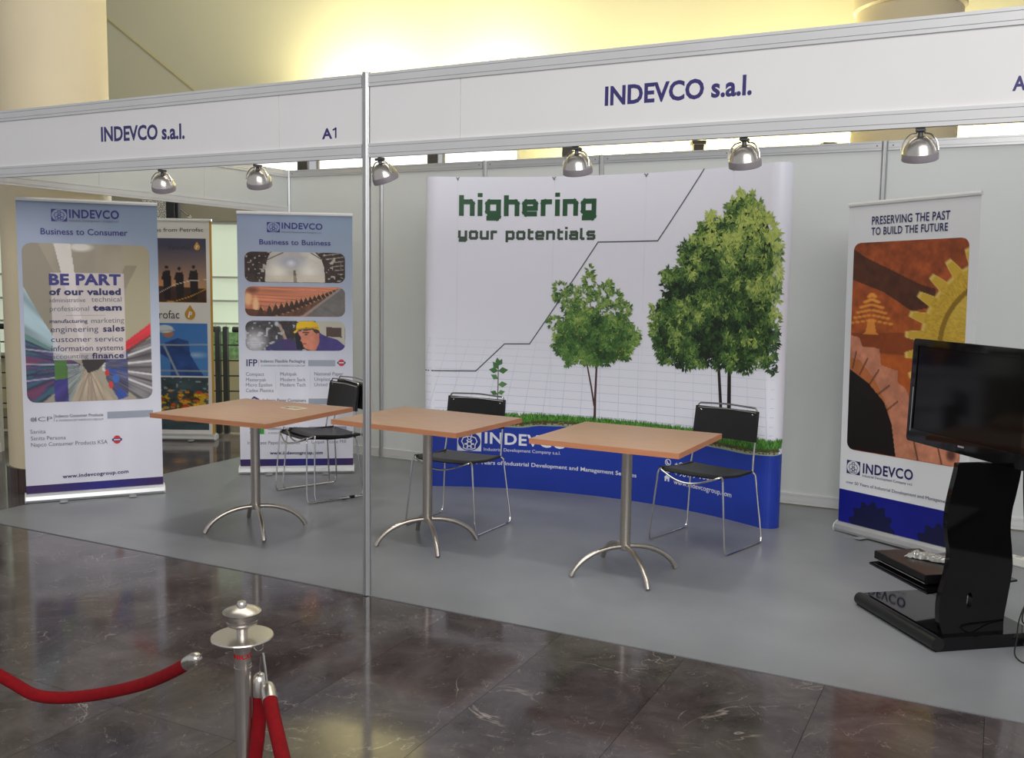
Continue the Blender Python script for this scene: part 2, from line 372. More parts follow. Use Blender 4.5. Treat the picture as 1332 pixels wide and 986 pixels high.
# ------------------------------------------------------------------ painters for the printed photographs
def vnoise(X, Y, sx, sy, seed=0):
    rs = np.random.RandomState(seed); G = rs.rand(64, 64); x = (X * sx) % 63; y = (Y * sy) % 63
    i = x.astype(int) % 63; j = y.astype(int) % 63; fx = x - np.floor(x); fy = y - np.floor(y); fx = fx * fx * (3 - 2 * fx); fy = fy * fy * (3 - 2 * fy)
    return (G[j, i] * (1 - fx) + G[j, i + 1] * fx) * (1 - fy) + (G[j + 1, i] * (1 - fx) + G[j + 1, i + 1] * fx) * fy
def fbm(X, Y, s, seed=0, o=4):
    t = 0; a = .5
    for k in range(o): t = t + a * vnoise(X, Y, s * 2 ** k, s * 2 ** k, seed + k); a *= .5
    return t / (1 - .5 ** o)
class Pic:
    def __init__(s, X, Y, col): s.X = X; s.Y = Y; s.C = np.zeros(X.shape + (3,)) + np.array(col, float)
    def put(s, mask, col, a=1.0):
        mm = np.asarray(mask, float) * a; s.C = s.C * (1 - mm[..., None]) + np.array(col, float) * mm[..., None]; return s
    def inside(s, pts):
        r = np.zeros(s.X.shape, bool); n = len(pts)
        for i in range(n):
            (x0, y0), (x1, y1) = pts[i], pts[(i + 1) % n]
            if y0 == y1: continue
            c = ((y0 > s.Y) != (y1 > s.Y)) & (s.X < (x1 - x0) * (s.Y - y0) / (y1 - y0) + x0); r ^= c
        return r
    def fill(s, pts, col, a=1.0, shade=None):
        mm = s.inside(pts); col = np.array(col, float)
        if shade is not None: cc = col * shade[..., None]
        else: cc = np.zeros(s.C.shape) + col
        k = mm[..., None] * a; s.C = s.C * (1 - k) + cc * k; return s
    def ell(s, cx, cy, rx, ry, col, a=1.0, soft=.1):
        d = np.sqrt(((s.X - cx) / rx) ** 2 + ((s.Y - cy) / ry) ** 2); return s.put(np.clip((1 - d) / soft, 0, 1), col, a)
    def seg(s, x0, y0, x1, y1, w_, col, a=1.0, asp=1.0):
        dx, dy = (x1 - x0), (y1 - y0) * asp; t = np.clip(((s.X - x0) * dx + (s.Y - y0) * asp * dy) / (dx * dx + dy * dy + 1e-9), 0, 1)
        d = np.hypot(s.X - x0 - t * dx, (s.Y - y0) * asp - t * dy); return s.put(np.clip((w_ - d) / (w_ * .4), 0, 1), col, a)
    def mul(s, k): s.C = s.C * k[..., None]; return s

def pic_market(X, Y):
    p = Pic(X, Y, (168, 158, 140)); n = fbm(X, Y, 5, 3); p.mul(.9 + .2 * n)
    vx, vy = .5, .77; A = np.arctan2(Y - vy, (X - vx) * .75); Rr = np.log(np.hypot((X - vx) * .75, Y - vy) + .02)
    st = vnoise(A * 1.0 + 4, Rr + 5, 14, 1.6, 8); st2 = vnoise(A + 4, Rr + 5, 30, 2.5, 12)
    p.fill([(.0, 0), (.0, .35), (.38, .72), (.25, .2), (.12, 0)], (158, 150, 132)); p.fill([(1, 0), (1, .55), (.62, .75), (.8, .3), (.78, 0)], (178, 168, 140))
    p.fill([(.24, 0), (.37, 0), (.47, .68), (.44, .68)], (236, 230, 224), .9)
    p.ell(.45, .02, .12, .035, (238, 234, 226), .9, .5); p.fill([(.80, .13), (.90, .13), (.80, .28), (.72, .28)], (140, 128, 110), .6)
    p.fill([(0, .27), (.12, .45), (.30, .70), (.0, .60)], (176, 202, 212), .95, .8 + .4 * st)
    p.fill([(0, .56), (.25, .68), (.42, .76), (0, .62)], (96, 140, 130), .8)
    sh = .62 + .62 * st2
    p.fill([(0, .60), (.42, .76), (.40, .82), (.12, 1), (0, 1)], (70, 72, 112), .95, sh)
    hue = vnoise(A + 4, Rr + 5, 22, 3.2, 21)
    p.put(p.inside([(0, .60), (.42, .76), (.35, .85), (.12, 1), (0, 1)]) & (hue > .62), (58, 110, 120), .8)
    p.put(p.inside([(0, .60), (.42, .76), (.35, .85), (.12, 1), (0, 1)]) & (hue < .26), (140, 66, 96), .7)
    for (a, b) in ((.66, .70), (.755, .765), (.86, .83)): p.seg(0, a, .4, b, .008, (206, 206, 214), .7, 1.3)
    p.fill([(.60, .76), (1, .60), (1, 1), (.88, 1), (.62, .82)], (128, 124, 128), .95, sh)
    for (a, b) in ((.66, .765), (.75, .775), (.84, .79), (.93, .80)): p.seg(.6, b, 1, a, .011, (226, 222, 222), .9, 1.3)
    for (a, b) in ((.70, .77), (.79, .785), (.885, .795)): p.seg(.62, b, 1, a, .010, (78, 66, 70), .6, 1.3)
    p.fill([(.79, .62), (1, .50), (1, .58), (.77, .69)], (214, 44, 58), .95, .85 + .3 * st)
    p.fill([(.76, .69), (1, .575), (1, .59), (.76, .72)], (90, 40, 40), .7)
    p.fill([(.30, 1), (.46, .80), (.52, .80), (.68, 1)], (190, 172, 150), 1, .85 + .25 * st)
    for k in (.40, .47, .54, .60): p.seg(.49, .80, k, 1, .004, (130, 112, 100), .6)
    p.fill([(.42, .69), (.70, .69), (.56, .80), (.48, .82), (.44, .77)], (54, 48, 50), .95); p.fill([(.62, .74), (.80, .69), (.80, .98), (.72, 1), (.62, .86)], (92, 92, 120), .95, sh)
    p.put((p.inside([(.62, .74), (.80, .69), (.80, .98), (.72, 1), (.62, .86)])) & (hue > .6), (52, 84, 178), .8)
    p.fill([(.22, .74), (.31, .73), (.32, .85), (.22, .87)], (86, 132, 62), .95, .8 + .3 * n); p.fill([(.21, .86), (.32, .85), (.32, 1), (.21, 1)], (70, 62, 140), .95, .8 + .3 * st)
    p.fill([(.32, .76), (.44, .78), (.42, .86), (.34, 1), (.32, 1)], (150, 160, 158), .9, sh); p.ell(.63, .82, .02, .02, (206, 60, 56)); p.ell(.66, .90, .02, .025, (212, 70, 60)); p.ell(.70, .86, .03, .03, (66, 110, 190))
    p.fill([(.21, .185), (.79, .185), (.79, .735), (.21, .735)], (232, 222, 224), .74)
    return p.C
def pic_foil(X, Y):
    n = fbm(X * 3, Y, 6, 5); p = Pic(X, Y, (62, 48, 44)); p.mul(.6 + .8 * n)
    p.put((vnoise(X * 3, Y, 16, 14, 9) > .80), (214, 206, 196), .8)
    for k in range(7): p.seg(.78 + .03 * k, .1 + .12 * k, .98, .0 + .14 * k, .006, (226, 220, 206), .6, .3)
    bell = [(.2, 1), (.205, .6), (.22, .3), (.25, .05), (.27, 0), (.70, 0), (.76, .2), (.79, .5), (.80, 1)]
    p.fill(bell, (204, 198, 190), 1, .85 + .35 * fbm(X * 2, Y, 3, 17))
    p.ell(.33, .68, .13, .4, (250, 244, 230), .95, .9); p.ell(.64, .65, .13, .38, (250, 246, 236), .95, .9); p.ell(.46, .30, .2, .3, (160, 166, 190), .7, .9); p.ell(.46, .36, .06, .14, (244, 244, 252), .9, .9)
    p.fill([(.485, .6), (.505, .6), (.52, 1), (.485, 1)], (110, 98, 84), .9); p.fill([(.2, .78), (.8, .74), (.8, 1), (.2, 1)], (226, 208, 180), .4)
    p.seg(.20, .3, .38, .02, .006, (70, 56, 50), .8, .3); p.seg(.66, .02, .78, .25, .006, (70, 56, 50), .8, .3); return p.C
def pic_combs(X, Y):
    st = vnoise(X + Y * .28, Y - X * .16, 3, 44, 4); p = Pic(X, Y, (224, 138, 104)); p.mul(.82 + .3 * st)
    p.put(np.clip(Y - .35, 0, 1), (150, 84, 60), .5)
    p.fill([(.30, .88), (.92, .05), (.98, .05), (.62, .9), (.52, 1), (.2, 1)], (104, 70, 52), .95, .6 + .8 * fbm(X * 3, Y, 10, 3))
    for k in range(17):
        t = k / 16; x = .16 + .78 * t ** .8; y = .92 - .84 * t ** .95; h = .34 * (1 - t) + .07; w_ = .05 * (1 - t) + .010
        p.fill([(x - w_, y + h * .4), (x, y - h * .75), (x + w_ * .4, y), (x + w_, y + h * .45)], (58, 38, 30), .95); p.seg(x, y - h * .6, x + w_ * 1.3, y + h * .35, .004, (228, 178, 128), .9, .3)
    p.fill([(.60, 1), (.95, .06), (1, .02), (1, 1)], (116, 112, 110), 1, .85 + .3 * fbm(X * 2, Y, 8, 14)); p.seg(.57, 1, .94, .08, .014, (160, 152, 146), .9, .3)
    p.ell(.03, .42, .05, .30, (244, 190, 140), 1, .5); p.ell(.105, .62, .04, .36, (246, 196, 146), 1, .5); p.ell(.07, .12, .09, .16, (96, 58, 44), .7, .7); p.fill([(0, .75), (.2, .80), (.24, 1), (0, 1)], (84, 48, 36), .85); return p.C
def pic_worker(X, Y):
    n = fbm(X * 3, Y, 7, 31); p = Pic(X, Y, (70, 66, 70)); p.mul(.55 + .9 * n)
    p.put(vnoise(X * 3, Y, 14, 12, 6) > .74, (200, 206, 214), .8)
    p.fill([(.70, 0), (1, 0), (1, 1), (.7, 1)], (190, 186, 172)); p.fill([(.81, .2), (.96, .22), (.965, .55), (.81, .52)], (84, 64, 60))
    p.ell(.09, .72, .17, .62, (214, 214, 220), .95, .8); 
    for k in range(4): p.ell(.08 + .02 * k, .68 + .08 * k, .09, .03, (160, 160, 172), .5, .9)
    p.fill([(.2, .9), (.35, .6), (.5, .7), (.56, 1), (.2, 1)], (62, 62, 110), .9); p.fill([(.28, .05), (.36, 0), (.46, .0), (.5, .5), (.42, .8), (.38, .3)], (52, 44, 48), .9)
    p.seg(.34, .15, .40, .62, .018, (196, 170, 150), .8, .3); p.ell(.31, .10, .03, .12, (208, 214, 226), .9, .6)
    p.fill([(.49, .40), (.55, .42), (.58, .95), (.51, .95)], (26, 28, 34)); p.fill([(.34, .66), (.44, .58), (.52, 1), (.40, 1)], (74, 54, 110), .95)
    body = [(.72, .36), (.80, .50), (.92, .62), (1, .84), (1, 1), (.70, 1), (.71, .7)]; p.fill(body, (74, 62, 132), 1, .8 + .35 * n)
    p.fill([(.525, .36), (.56, .35), (.70, .28), (.735, .42), (.735, .72), (.70, 1), (.66, 1), (.60, .93), (.575, .86), (.572, .74), (.548, .66), (.555, .55), (.53, .44)], (222, 140, 112), 1, .9 + .15 * n)
    p.put(np.clip((X - .66) * 9, 0, 1) * p.inside([(.56, .35), (.74, .3), (.735, .75), (.70, 1), (.6, .95)]), (150, 84, 64), .45)
    p.ell(.715, .50, .018, .09, (200, 118, 92), 1, .4); p.ell(.605, .455, .02, .035, (58, 34, 30), .9, .6); p.seg(.575, .385, .63, .39, .009, (70, 44, 34), .9, .3); p.seg(.565, .76, .60, .765, .006, (150, 66, 60), .9, .3)
    p.fill([(.66, .26), (.73, .28), (.745, .40), (.70, .42)], (52, 34, 28), .85)
    p.fill([(.505, .30), (.51, .10), (.54, .02), (.62, .0), (.69, .02), (.725, .12), (.745, .34), (.70, .25), (.60, .22), (.53, .30), (.49, .42), (.475, .38)], (240, 196, 22), 1, .85 + .25 * np.clip(1.2 - X, 0, 1)); p.seg(.515, .28, .72, .22, .009, (196, 138, 10), .8, .3); return p.C
def pic_sunset(X, Y):
    p = Pic(X, Y, (70, 68, 92)); p.put(np.clip((Y - .1) / .62, 0, 1), (196, 150, 110), .85); p.put(np.clip((Y - .5) / .25, 0, 1) * np.clip(1.2 - X * 1.2, 0, 1), (228, 140, 70), .8)
    p.fill([(0, .78), (.5, .74), (1, .78), (1, 1), (0, 1)], (66, 42, 34), 1, .8 + .4 * fbm(X, Y, 9, 4))
    for (x, h) in ((.50, .45), (.66, .47), (.84, .44)):
        p.ell(x, h, .022, .028, (34, 28, 34)); p.fill([(x - .045, h + .06), (x + .045, h + .05), (x + .055, .66), (x + .045, .95), (x - .035, .95), (x - .05, .66)], (32, 26, 30)); p.seg(x - .04, h + .09, x - .06, .64, .013, (30, 26, 30))
    pts = [(0, .98), (.2, .95), (.4, .85), (.6, .72), (.8, .655), (1, .64)]
    for k in range(5): p.seg(*pts[k], *pts[k + 1], .006, (226, 222, 214), .85)
    pts = [(.4, 1), (.6, .98), (.8, .90), (1, .78)]
    for k in range(3): p.seg(*pts[k], *pts[k + 1], .006, (222, 160, 50), .9)
    return p.C
def pic_rig(X, Y):
    p = Pic(X, Y, (74, 130, 196)); p.put(np.clip(1 - Y * 1.3, 0, 1), (52, 112, 190), .6); p.ell(.85, .6, .2, .08, (190, 210, 228), .7, .9)
    n = fbm(X, Y, 9, 7)
    p.fill([(.40, .40), (.62, .28), (.76, .34), (.78, .6), (.90, .9), (.95, 1), (.52, 1), (.52, .7), (.34, .52)], (44, 74, 138), 1, .7 + .6 * n)
    p.ell(.50, .20, .08, .08, (176, 120, 96), 1, .2); p.ell(.46, .11, .12, .085, (206, 214, 220), 1, .2); p.seg(.36, .16, .58, .13, .014, (176, 186, 196))
    p.ell(.12, .42, .12, .11, (206, 210, 208), 1, .3); p.fill([(0, .5), (.2, .45), (.26, .75), (.2, 1), (0, 1)], (110, 126, 140), .9, .6 + .8 * n)
    for q in ((.2, .42, 1, .40), (.28, .9, 1, .90), (.25, .42, .36, .9), (.44, .40, .62, 1), (.0, .78, .3, .86)): p.seg(*q, .018, (150, 162, 172), .95)
    return p.C
def pic_flowers(X, Y):
    n = fbm(X, Y, 6, 2); p = Pic(X, Y, (62, 78, 84)); p.mul(.7 + .6 * n); p.put((fbm(X, Y, 11, 40) > .52) & (Y > .28) & (Y < .62), (212, 168, 32), .9); p.put((fbm(X, Y, 14, 50) > .58) & (Y > .25) & (Y < .6), (60, 50, 20), .8)
    rs = np.random.RandomState(3)
    for k in range(46):
        x, y = rs.rand(), .22 + rs.rand() * .42; c = [(226, 96, 34), (236, 142, 30), (206, 66, 40), (240, 190, 40)][k % 4]; p.ell(x, y, .03 + .03 * rs.rand(), .02 + .025 * rs.rand(), c, .95, .5); p.ell(x, y, .012, .01, (80, 34, 20), .8, .6)
    p.fill([(0, .46), (.3, .50), (.36, .66), (0, .72)], (38, 30, 22), .9); p.ell(.18, .78, .12, .06, (196, 92, 40), .9, .5); p.ell(.18, .78, .05, .03, (44, 30, 50)); p.ell(.62, .80, .14, .05, (226, 140, 30), .9, .5); p.ell(.88, .78, .08, .04, (206, 160, 30), .9, .5)
    p.put((vnoise(X, Y, 20, 24, 60) > .78) & (Y < .25), (190, 200, 204), .6); return p.C
def b3xy(u, z): return ((u - .047) / .775, (1.815 - z) / 1.285)
def pic_gear(X, Y):
    n = fbm(X, Y * 1.6, 7, 11, 5); n2 = fbm(X, Y * 1.6, 22, 21, 3); sh = .72 + .38 * n + .18 * n2
    p = Pic(X, Y, (152, 74, 38)); p.C *= sh[..., None]
    p.put(np.clip((Y - .18) / .2, 0, 1), (184, 94, 34), .5)
    band = p.inside([(0, .03), (.12, .07), (.35, .13), (.62, .20), (.75, .22), (.75, .30), (.55, .32), (.30, .235), (.0, .175)])
    p.put(band, (66, 40, 30), .8); p.mul(.85 + .3 * n2)
    p.put(p.inside([(0, .43), (.55, .42), (.62, .52), (.1, .52)]), (120, 54, 24), .6); p.put(p.inside([(.3, .55), (.7, .50), (.6, .9), (.3, .8)]), (196, 96, 34), .4)
    # cedar figure in light ink
    ced = (240, 160, 66)
    for (y, w_) in ((.245, .03), (.27, .07), (.295, .11), (.32, .14), (.345, .17), (.37, .20)):
        for s_ in (-1, 1):
            for k in range(4):
                xx = .19 + s_ * w_ * (k + .6) / 4; p.ell(xx, y + .004 * k, .030, .0085, ced, .8, .5)
    p.fill([(.155, .38), (.165, .36), (.215, .36), (.225, .38), (.24, .425), (.27, .435), (.11, .435), (.14, .425)], ced, .8)
    # brass gear, centre off the right edge
    def gp(px, py): return ((px - 1111) / 152.0, (py - 317) / 285.0)
    cx, cy = gp(1318, 448); A = 1.0 / 152; 
    ux = (X - cx) / A; uy = (Y - cy) / (1.0 / 285); rr = np.hypot(ux, uy); th = np.arctan2(uy, ux); tooth = ((th * 30 / (2 * PI) + .15) % 1.0); 
    ro = 112 + 20 * np.clip((.30 - np.abs(tooth - .5)) / .16, 0, 1)
    g = np.clip((ro - rr) / 3, 0, 1); p.put(g, (206, 168, 58)); br = (rr > 82) & (rr < 88); p.C = np.where(((rr < ro) & (rr < 110))[..., None], p.C * (.88 + .18 * vnoise(th, rr, 70, .4, 3))[..., None], p.C)
    p.put(br, (120, 88, 22), .7); p.put((rr < 82) * np.clip((cy - Y) * 3, 0, 1), (232, 214, 120), .5); p.put(np.clip((3.5 - np.abs(ro - 3 - rr)) / 3, 0, 1), (236, 220, 150), .55)
    # stone arch
    o = [b3xy(*q) for q in DATA['shape']['b3']['arch']] + [(.60, .76), (.72, .86), (1, .93), (1, 1), (.44, 1)]
    ii = [b3xy(*q) for q in DATA['shape']['b3']['archin']]
    poly = [(0, .43)] + o + [(ii[4][0], 1.0)] + ii[::-1] + [(0, .6)]
    st = (.75 + .35 * n + .25 * n2); p.fill(poly, (190, 124, 96), 1, st)
    inn = p.inside([(0, .60)] + ii + [(ii[4][0], 1.0), (0, 1.0)])
    # warm inner face of the arch
    inner = p.inside([(0, .55), (.10, .56), (.26, .66), (.38, .78), (.46, 1.0), (ii[4][0], 1.0)] + ii[::-1] + [(0, .6)]); p.put(inner, (176, 98, 44), .75)
    for q in ((.06, .52, .03, .60), (.17, .55, .10, .63), (.28, .60, .20, .67), (.38, .67, .27, .72), (.46, .74, .34, .80), (.60, .88, .66, 1.0), (.82, .92, .86, 1)): p.seg(*q, .008, (84, 46, 32), .8, 1.6)
    p.ell(.93, .95, .05, .035, (70, 40, 34), .8, .6)
    p.put(inn, (20, 12, 10)); return p.C
# measured positions of the print on each sheet (metres along, metres up)
DATA = {'text': {'fas': [('INDEVCO s.a.l.', -1.784, 2.295, -1.157, 2.278, 0.077, 'm', 'fn'), ('A1', -0.259, 2.227, -0.174, 2.226, 0.049, 'm', 'fn'), ('INDEVCO s.a.l.', 1.201, 2.287, 1.807, 2.288, 0.075, 'm', 'fn'),
('A2', 2.702, 2.234, 2.768, 2.233, 0.048, 'm', 'fn')],
'b1': [('INDEVCO', 0.32, 1.936, 0.633, 1.941, 0.056, 'b', 'lb'), ('Industrial Development Company s.a.l.', 0.319, 1.91, 0.633, 1.915, 0.016, 'r', 'gr'),
 ('Business to Consumer', 0.143, 1.82, 0.685, 1.827, 0.041, 'm', 'lb'), ('BE PART', 0.183, 1.485, 0.633, 1.489, 0.073, 'x', 'lb'), ('of our valued', 0.181, 1.416, 0.631, 1.42, 0.044, 'x', 'nv'),
 ('administrative', 0.18, 1.365, 0.404, 1.368, 0.029, 'l', 'gr'), ('technical', 0.442, 1.37, 0.634, 1.372, 0.034, 'l', 'gr'), ('professional', 0.182, 1.306, 0.426, 1.308, 0.033, 'l', 'gr'),
 ('team', 0.449, 1.309, 0.635, 1.312, 0.042, 'x', 'nv'), ('manufacturing', 0.179, 1.225, 0.414, 1.226, 0.026, 'm', 'nv'), ('marketing', 0.437, 1.223, 0.647, 1.227, 0.035, 'l', 'gr'),
 ('engineering', 0.183, 1.163, 0.48, 1.165, 0.039, 'l', 'nv'), ('sales', 0.51, 1.164, 0.649, 1.167, 0.043, 'b', 'nv'), ('customer service', 0.184, 1.096, 0.637, 1.096, 0.037, 'l', 'nv'),
 ('information systems', 0.184, 1.034, 0.638, 1.034, 0.037, 'r', 'nv'), ('accounting', 0.187, 0.982, 0.412, 0.982, 0.031, 'l', 'gr'), ('finance', 0.436, 0.979, 0.639, 0.98, 0.039, 'b', 'nv'),
 ('ICP', 0.07, 0.558, 0.174, 0.557, 0.029, 'l', 'gr'), ('Indevco Consumer Products', 0.193, 0.579, 0.496, 0.575, 0.02, 'm', 'gr'), ('A DIVISION OF INDEVCO GROUP', 0.195, 0.551, 0.496, 0.547, 0.013, 'r', 'gr'),
 ('Sanita', 0.037, 0.476, 0.131, 0.474, 0.026, 'l', 'gr'), ('Sanita Persona', 0.039, 0.43, 0.254, 0.425, 0.026, 'l', 'gr'), ('Napco Consumer Products KSA', 0.039, 0.385, 0.518, 0.379, 0.027, 'l', 'gr'),
 ('www.indevcogroup.com', 0.225, 0.154, 0.649, 0.16, 0.025, 'b', 'nv')],
'b2': [('INDEVCO', 0.338, 1.933, 0.65, 1.93, 0.047, 'b', 'lb'), ('Industrial Development Company s.a.l.', 0.337, 1.902, 0.644, 1.9, 0.013, 'r', 'gr'),
 ('Business to Business', 0.167, 1.809, 0.711, 1.809, 0.039, 'm', 'lb'), ('IFP', 0.057, 0.858, 0.141, 0.858, 0.054, 'm', 'nv'), ('Indevco Flexible Packaging', 0.165, 0.887, 0.509, 0.888, 0.024, 'm', 'gr'),
 ('A DIVISION OF INDEVCO GROUP', 0.167, 0.856, 0.509, 0.856, 0.013, 'r', 'gr'), ('Compact', 0.052, 0.782, 0.191, 0.782, 0.027, 'l', 'gr'), ('Masterpak', 0.052, 0.739, 0.207, 0.738, 0.026, 'l', 'gr'),
 ('Micro Epsilon', 0.051, 0.697, 0.253, 0.697, 0.027, 'l', 'gr'), ('Cadex Plastics', 0.05, 0.653, 0.262, 0.653, 0.027, 'l', 'gr'), ('Multipak', 0.316, 0.784, 0.444, 0.784, 0.026, 'l', 'gr'),
 ('Modern Sack', 0.316, 0.739, 0.511, 0.739, 0.027, 'l', 'gr'), ('Modern Tech', 0.315, 0.697, 0.511, 0.697, 0.027, 'l', 'gr'), ('National Paper', 0.58, 0.785, 0.806, 0.785, 0.027, 'l', 'gr'),
 ('Uniplast', 0.58, 0.742, 0.706, 0.742, 0.027, 'l', 'gr'), ('United Plastics', 0.579, 0.699, 0.802, 0.699, 0.027, 'l', 'gr'), ('Indevco Paper Containers', 0.179, 0.577, 0.513, 0.574, 0.025, 'm', 'gr'),
 ('Indevco Paper Making', 0.216, 0.351, 0.513, 0.352, 0.025, 'm', 'gr'), ('A DIVISION OF INDEVCO GROUP', 0.216, 0.319, 0.513, 0.319, 0.014, 'r', 'gr'),
 ('Interstate Paper Industries', 0.058, 0.237, 0.462, 0.236, 0.026, 'l', 'gr'), ('Unipak Tissue Mill', 0.555, 0.238, 0.825, 0.241, 0.026, 'l', 'gr'),
 ('www.indevcogroup.com', 0.228, 0.154, 0.642, 0.153, 0.025, 'b', 'nv')],
'b3': [('PRESERVING THE PAST', 0.174, 1.924, 0.698, 1.918, 0.055, 'c', 'nv'), ('TO BUILD THE FUTURE', 0.173, 1.859, 0.687, 1.857, 0.051, 'c', 'nv'), ('INDEVCO', 0.176, 0.398, 0.531, 0.414, 0.061, 'b', 'nv'),
 ('Industrial Development Company s.a.l.', 0.174, 0.374, 0.531, 0.379, 0.016, 'r', 'gr'), ('over 50 Years of Industrial Development and Management Services', 0.052, 0.313, 0.882, 0.317, 0.019, 'r', 'nv')],
'bp': [('Solutions from Petrofac', -0.712, 1.963, -0.077, 1.974, 0.035, 'r', 'dk'), ('Petrofac', -0.402, 1.805, -0.198, 1.808, 0.037, 'r', 'dk'), ('Petrofac', -0.635, 1.155, -0.316, 1.16, 0.076, 'r', 'dk')],
'pop': [('INDEVCO', 0.378, 0.338, 1.005, 0.326, 0.084, 'b', 'wh'), ('Industrial Development Company s.a.l.', 0.372, 0.28, 0.959, 0.281, 0.024, 'r', 'wh'),
('over 50 Years of Industrial Development and Management Services', 0.172, 0.177, 1.554, 0.174, 0.029, 'm', 'wh'), ('+961 9 209', 1.852, 0.289, 2.142, 0.308, 0.035, 'r', 'wh'),
('+961 9 1000', 1.852, 0.227, 2.163, 0.24, 0.035, 'r', 'wh'), ('www.indevcogroup.com', 1.848, 0.169, 2.313, 0.152, 0.034, 'r', 'wh')]},
 'shape': {'b1': {'logo': [(0.21, 1.991), (0.308, 1.993), (0.306, 1.909), (0.209, 1.908)],
'photo': [(0.026, 1.755), (0.809, 1.77), (0.827, 0.685), (0.026, 0.684)],
'panel': [(0.191, 1.557), (0.651, 1.564), (0.653, 0.958), (0.184, 0.964)],
'bar': [(0.522, 0.597), (0.82, 0.605), (0.822, 0.562), (0.521, 0.553)],
'sep': [(0.187, 0.605), (0.185, 0.552)],
'red': [(0.548, 0.435), (0.613, 0.372)],
'stripe': [(0.002, 0.114), (0.874, 0.119), (0.874, 0.058), (0.002, 0.058)],
'rule': [(0.277, 1.277), (0.528, 1.279)],
'icp': [(0.041, 0.601), (0.07, 0.558)]},
 'b2': {'logo': [(0.226, 1.981), (0.324, 1.981), (0.323, 1.903), (0.225, 1.903)],
'p1': [(0.054, 1.75), (0.82, 1.754), (0.822, 1.517), (0.052, 1.515)],
'p2': [(0.056, 1.482), (0.822, 1.484), (0.822, 1.251), (0.055, 1.249)],
'p3': [(0.052, 1.215), (0.822, 1.217), (0.824, 0.983), (0.052, 0.979)],
'bar1': [(0.533, 0.907), (0.743, 0.908), (0.742, 0.859), (0.533, 0.858)],
'bar2': [(0.534, 0.601), (0.777, 0.6), (0.777, 0.553), (0.533, 0.554)],
'bar3': [(0.532, 0.376), (0.83, 0.374), (0.83, 0.328), (0.532, 0.33)],
'red': [(0.759, 0.914), (0.824, 0.859)],
'green': [(0.06, 0.376), (0.186, 0.317)],
'cont': [(0.074, 0.62), (0.15, 0.577)],
'sep': [(0.151, 0.912), (0.15, 0.855)],
'c1': [(0.281, 0.809), (0.279, 0.669)],
'c2': [(0.547, 0.809), (0.546, 0.668)],
'stripe': [(0.002, 0.124), (0.87, 0.125), (0.873, 0.064), (0.002, 0.064)]},
 'b3': {'photo': [(0.047, 1.817), (0.831, 1.812), (0.812, 0.531), (0.047, 0.529)],
'logo': [(0.051, 0.462), (0.154, 0.462), (0.155, 0.378), (0.054, 0.377)],
'blue': [(0.013, 0.272), (0.761, 0.265), (0.766, 0.058), (0.003, 0.071)],
'top': [(0.0, 2.059), (0.88, 2.048)],
'geartips': [(0.74, 1.701), (0.643, 1.616), (0.569, 1.51), (0.521, 1.398), (0.501, 1.285)],
'cedar': [(0.196, 1.498), (0.048, 1.366), (0.352, 1.35), (0.122, 1.265), (0.262, 1.272)],
'arch': [(0.047, 1.246), (0.112, 1.235), (0.138, 1.18), (0.262, 1.174), (0.277, 1.073), (0.397, 1.047), (0.401, 0.978), (0.456, 0.947)],
'archin': [(0.044, 1.039), (0.193, 0.957), (0.309, 0.852), (0.37, 0.72), (0.405, 0.535)],
'band': [(0.054, 1.755), (0.325, 1.683), (0.664, 1.529)],
'bgear': [(0.243, 0.221), (0.468, 0.006)]},
 'bp': {'top': [(-0.021, 2.08), (0.013, 0.082)],
'ph1': [(-0.053, 1.909), (-0.059, 1.31), (-0.543, 1.902)],
'ph2': [(-0.053, 1.115), (-0.052, 0.616)],
'ph3': [(-0.051, 0.601), (-0.042, 0.1)],
'd1': [(-0.168, 1.875), (-0.109, 1.8)],
'd2': [(-0.267, 1.285), (-0.164, 1.15)],
'men': [(-0.324, 1.637), (-0.252, 1.631), (-0.166, 1.646)],
'horizon': [(-0.336, 1.443)]},
 'pop': {'h1': [(0.168, 2.025), (1.195, 2.023), (0.167, 2.19), (1.191, 2.173), (0.677, 1.985)],
 'h2': [(0.163, 1.852), (1.19, 1.856), (0.163, 1.943), (1.188, 1.946), (1.186, 1.933)],
 'line': [(0.0, 0), (0.08, 0.878), (0.304, 0.88), (0.519, 1.088), (0.708, 1.093), (1.212, 1.837), (1.457, 1.839), (1.666, 1.842), (2.009, 2.317)],
 'sprout': [(0.469, 0.674), (0.474, 0.788), (0.473, 0.926)],
 'sl': [(0.427, 0.879), (0.531, 0.882), (0.478, 0.938), (0.433, 0.827), (0.527, 0.784), (0.429, 0.712), (0.516, 0.72)],
 'mt': [(1.216, 0.587), (1.216, 0.71), (1.216, 0.958), (1.144, 0.976)],
 'mc': [(0.87, 1.502), (0.958, 1.471), (0.989, 1.371), (0.875, 1.267), (0.899, 1.201), (0.878, 1.093), (0.998, 0.94), (1.128, 0.963), (1.305, 0.961), (1.452, 1.013), (1.549, 1.143), (1.504, 1.244),
(1.441, 1.388), (1.375, 1.446), (1.29, 1.531), (1.202, 1.552), (1.17, 1.644), (1.137, 1.551), (1.027, 1.505)],
 'bt': [(2.204, 0.733), (2.166, 1.004), (2.262, 0.74), (2.254, 0.975)],
 'bc': [(1.628, 1.264), (1.636, 1.393), (1.734, 1.469), (1.699, 1.648), (1.828, 1.669), (1.836, 1.793), (1.945, 1.879), (1.971, 1.964), (2.042, 1.982), (2.056, 2.067), (2.125, 1.979), (2.208, 2.011),
(2.193, 2.061), (2.302, 2.162), (2.406, 2.132), (2.47, 2.047), (2.539, 2.001), (2.609, 1.844), (2.619, 1.617), (2.616, 1.454), (2.613, 1.205), (2.612, 1.001), (2.522, 1.05), (2.402, 0.975),
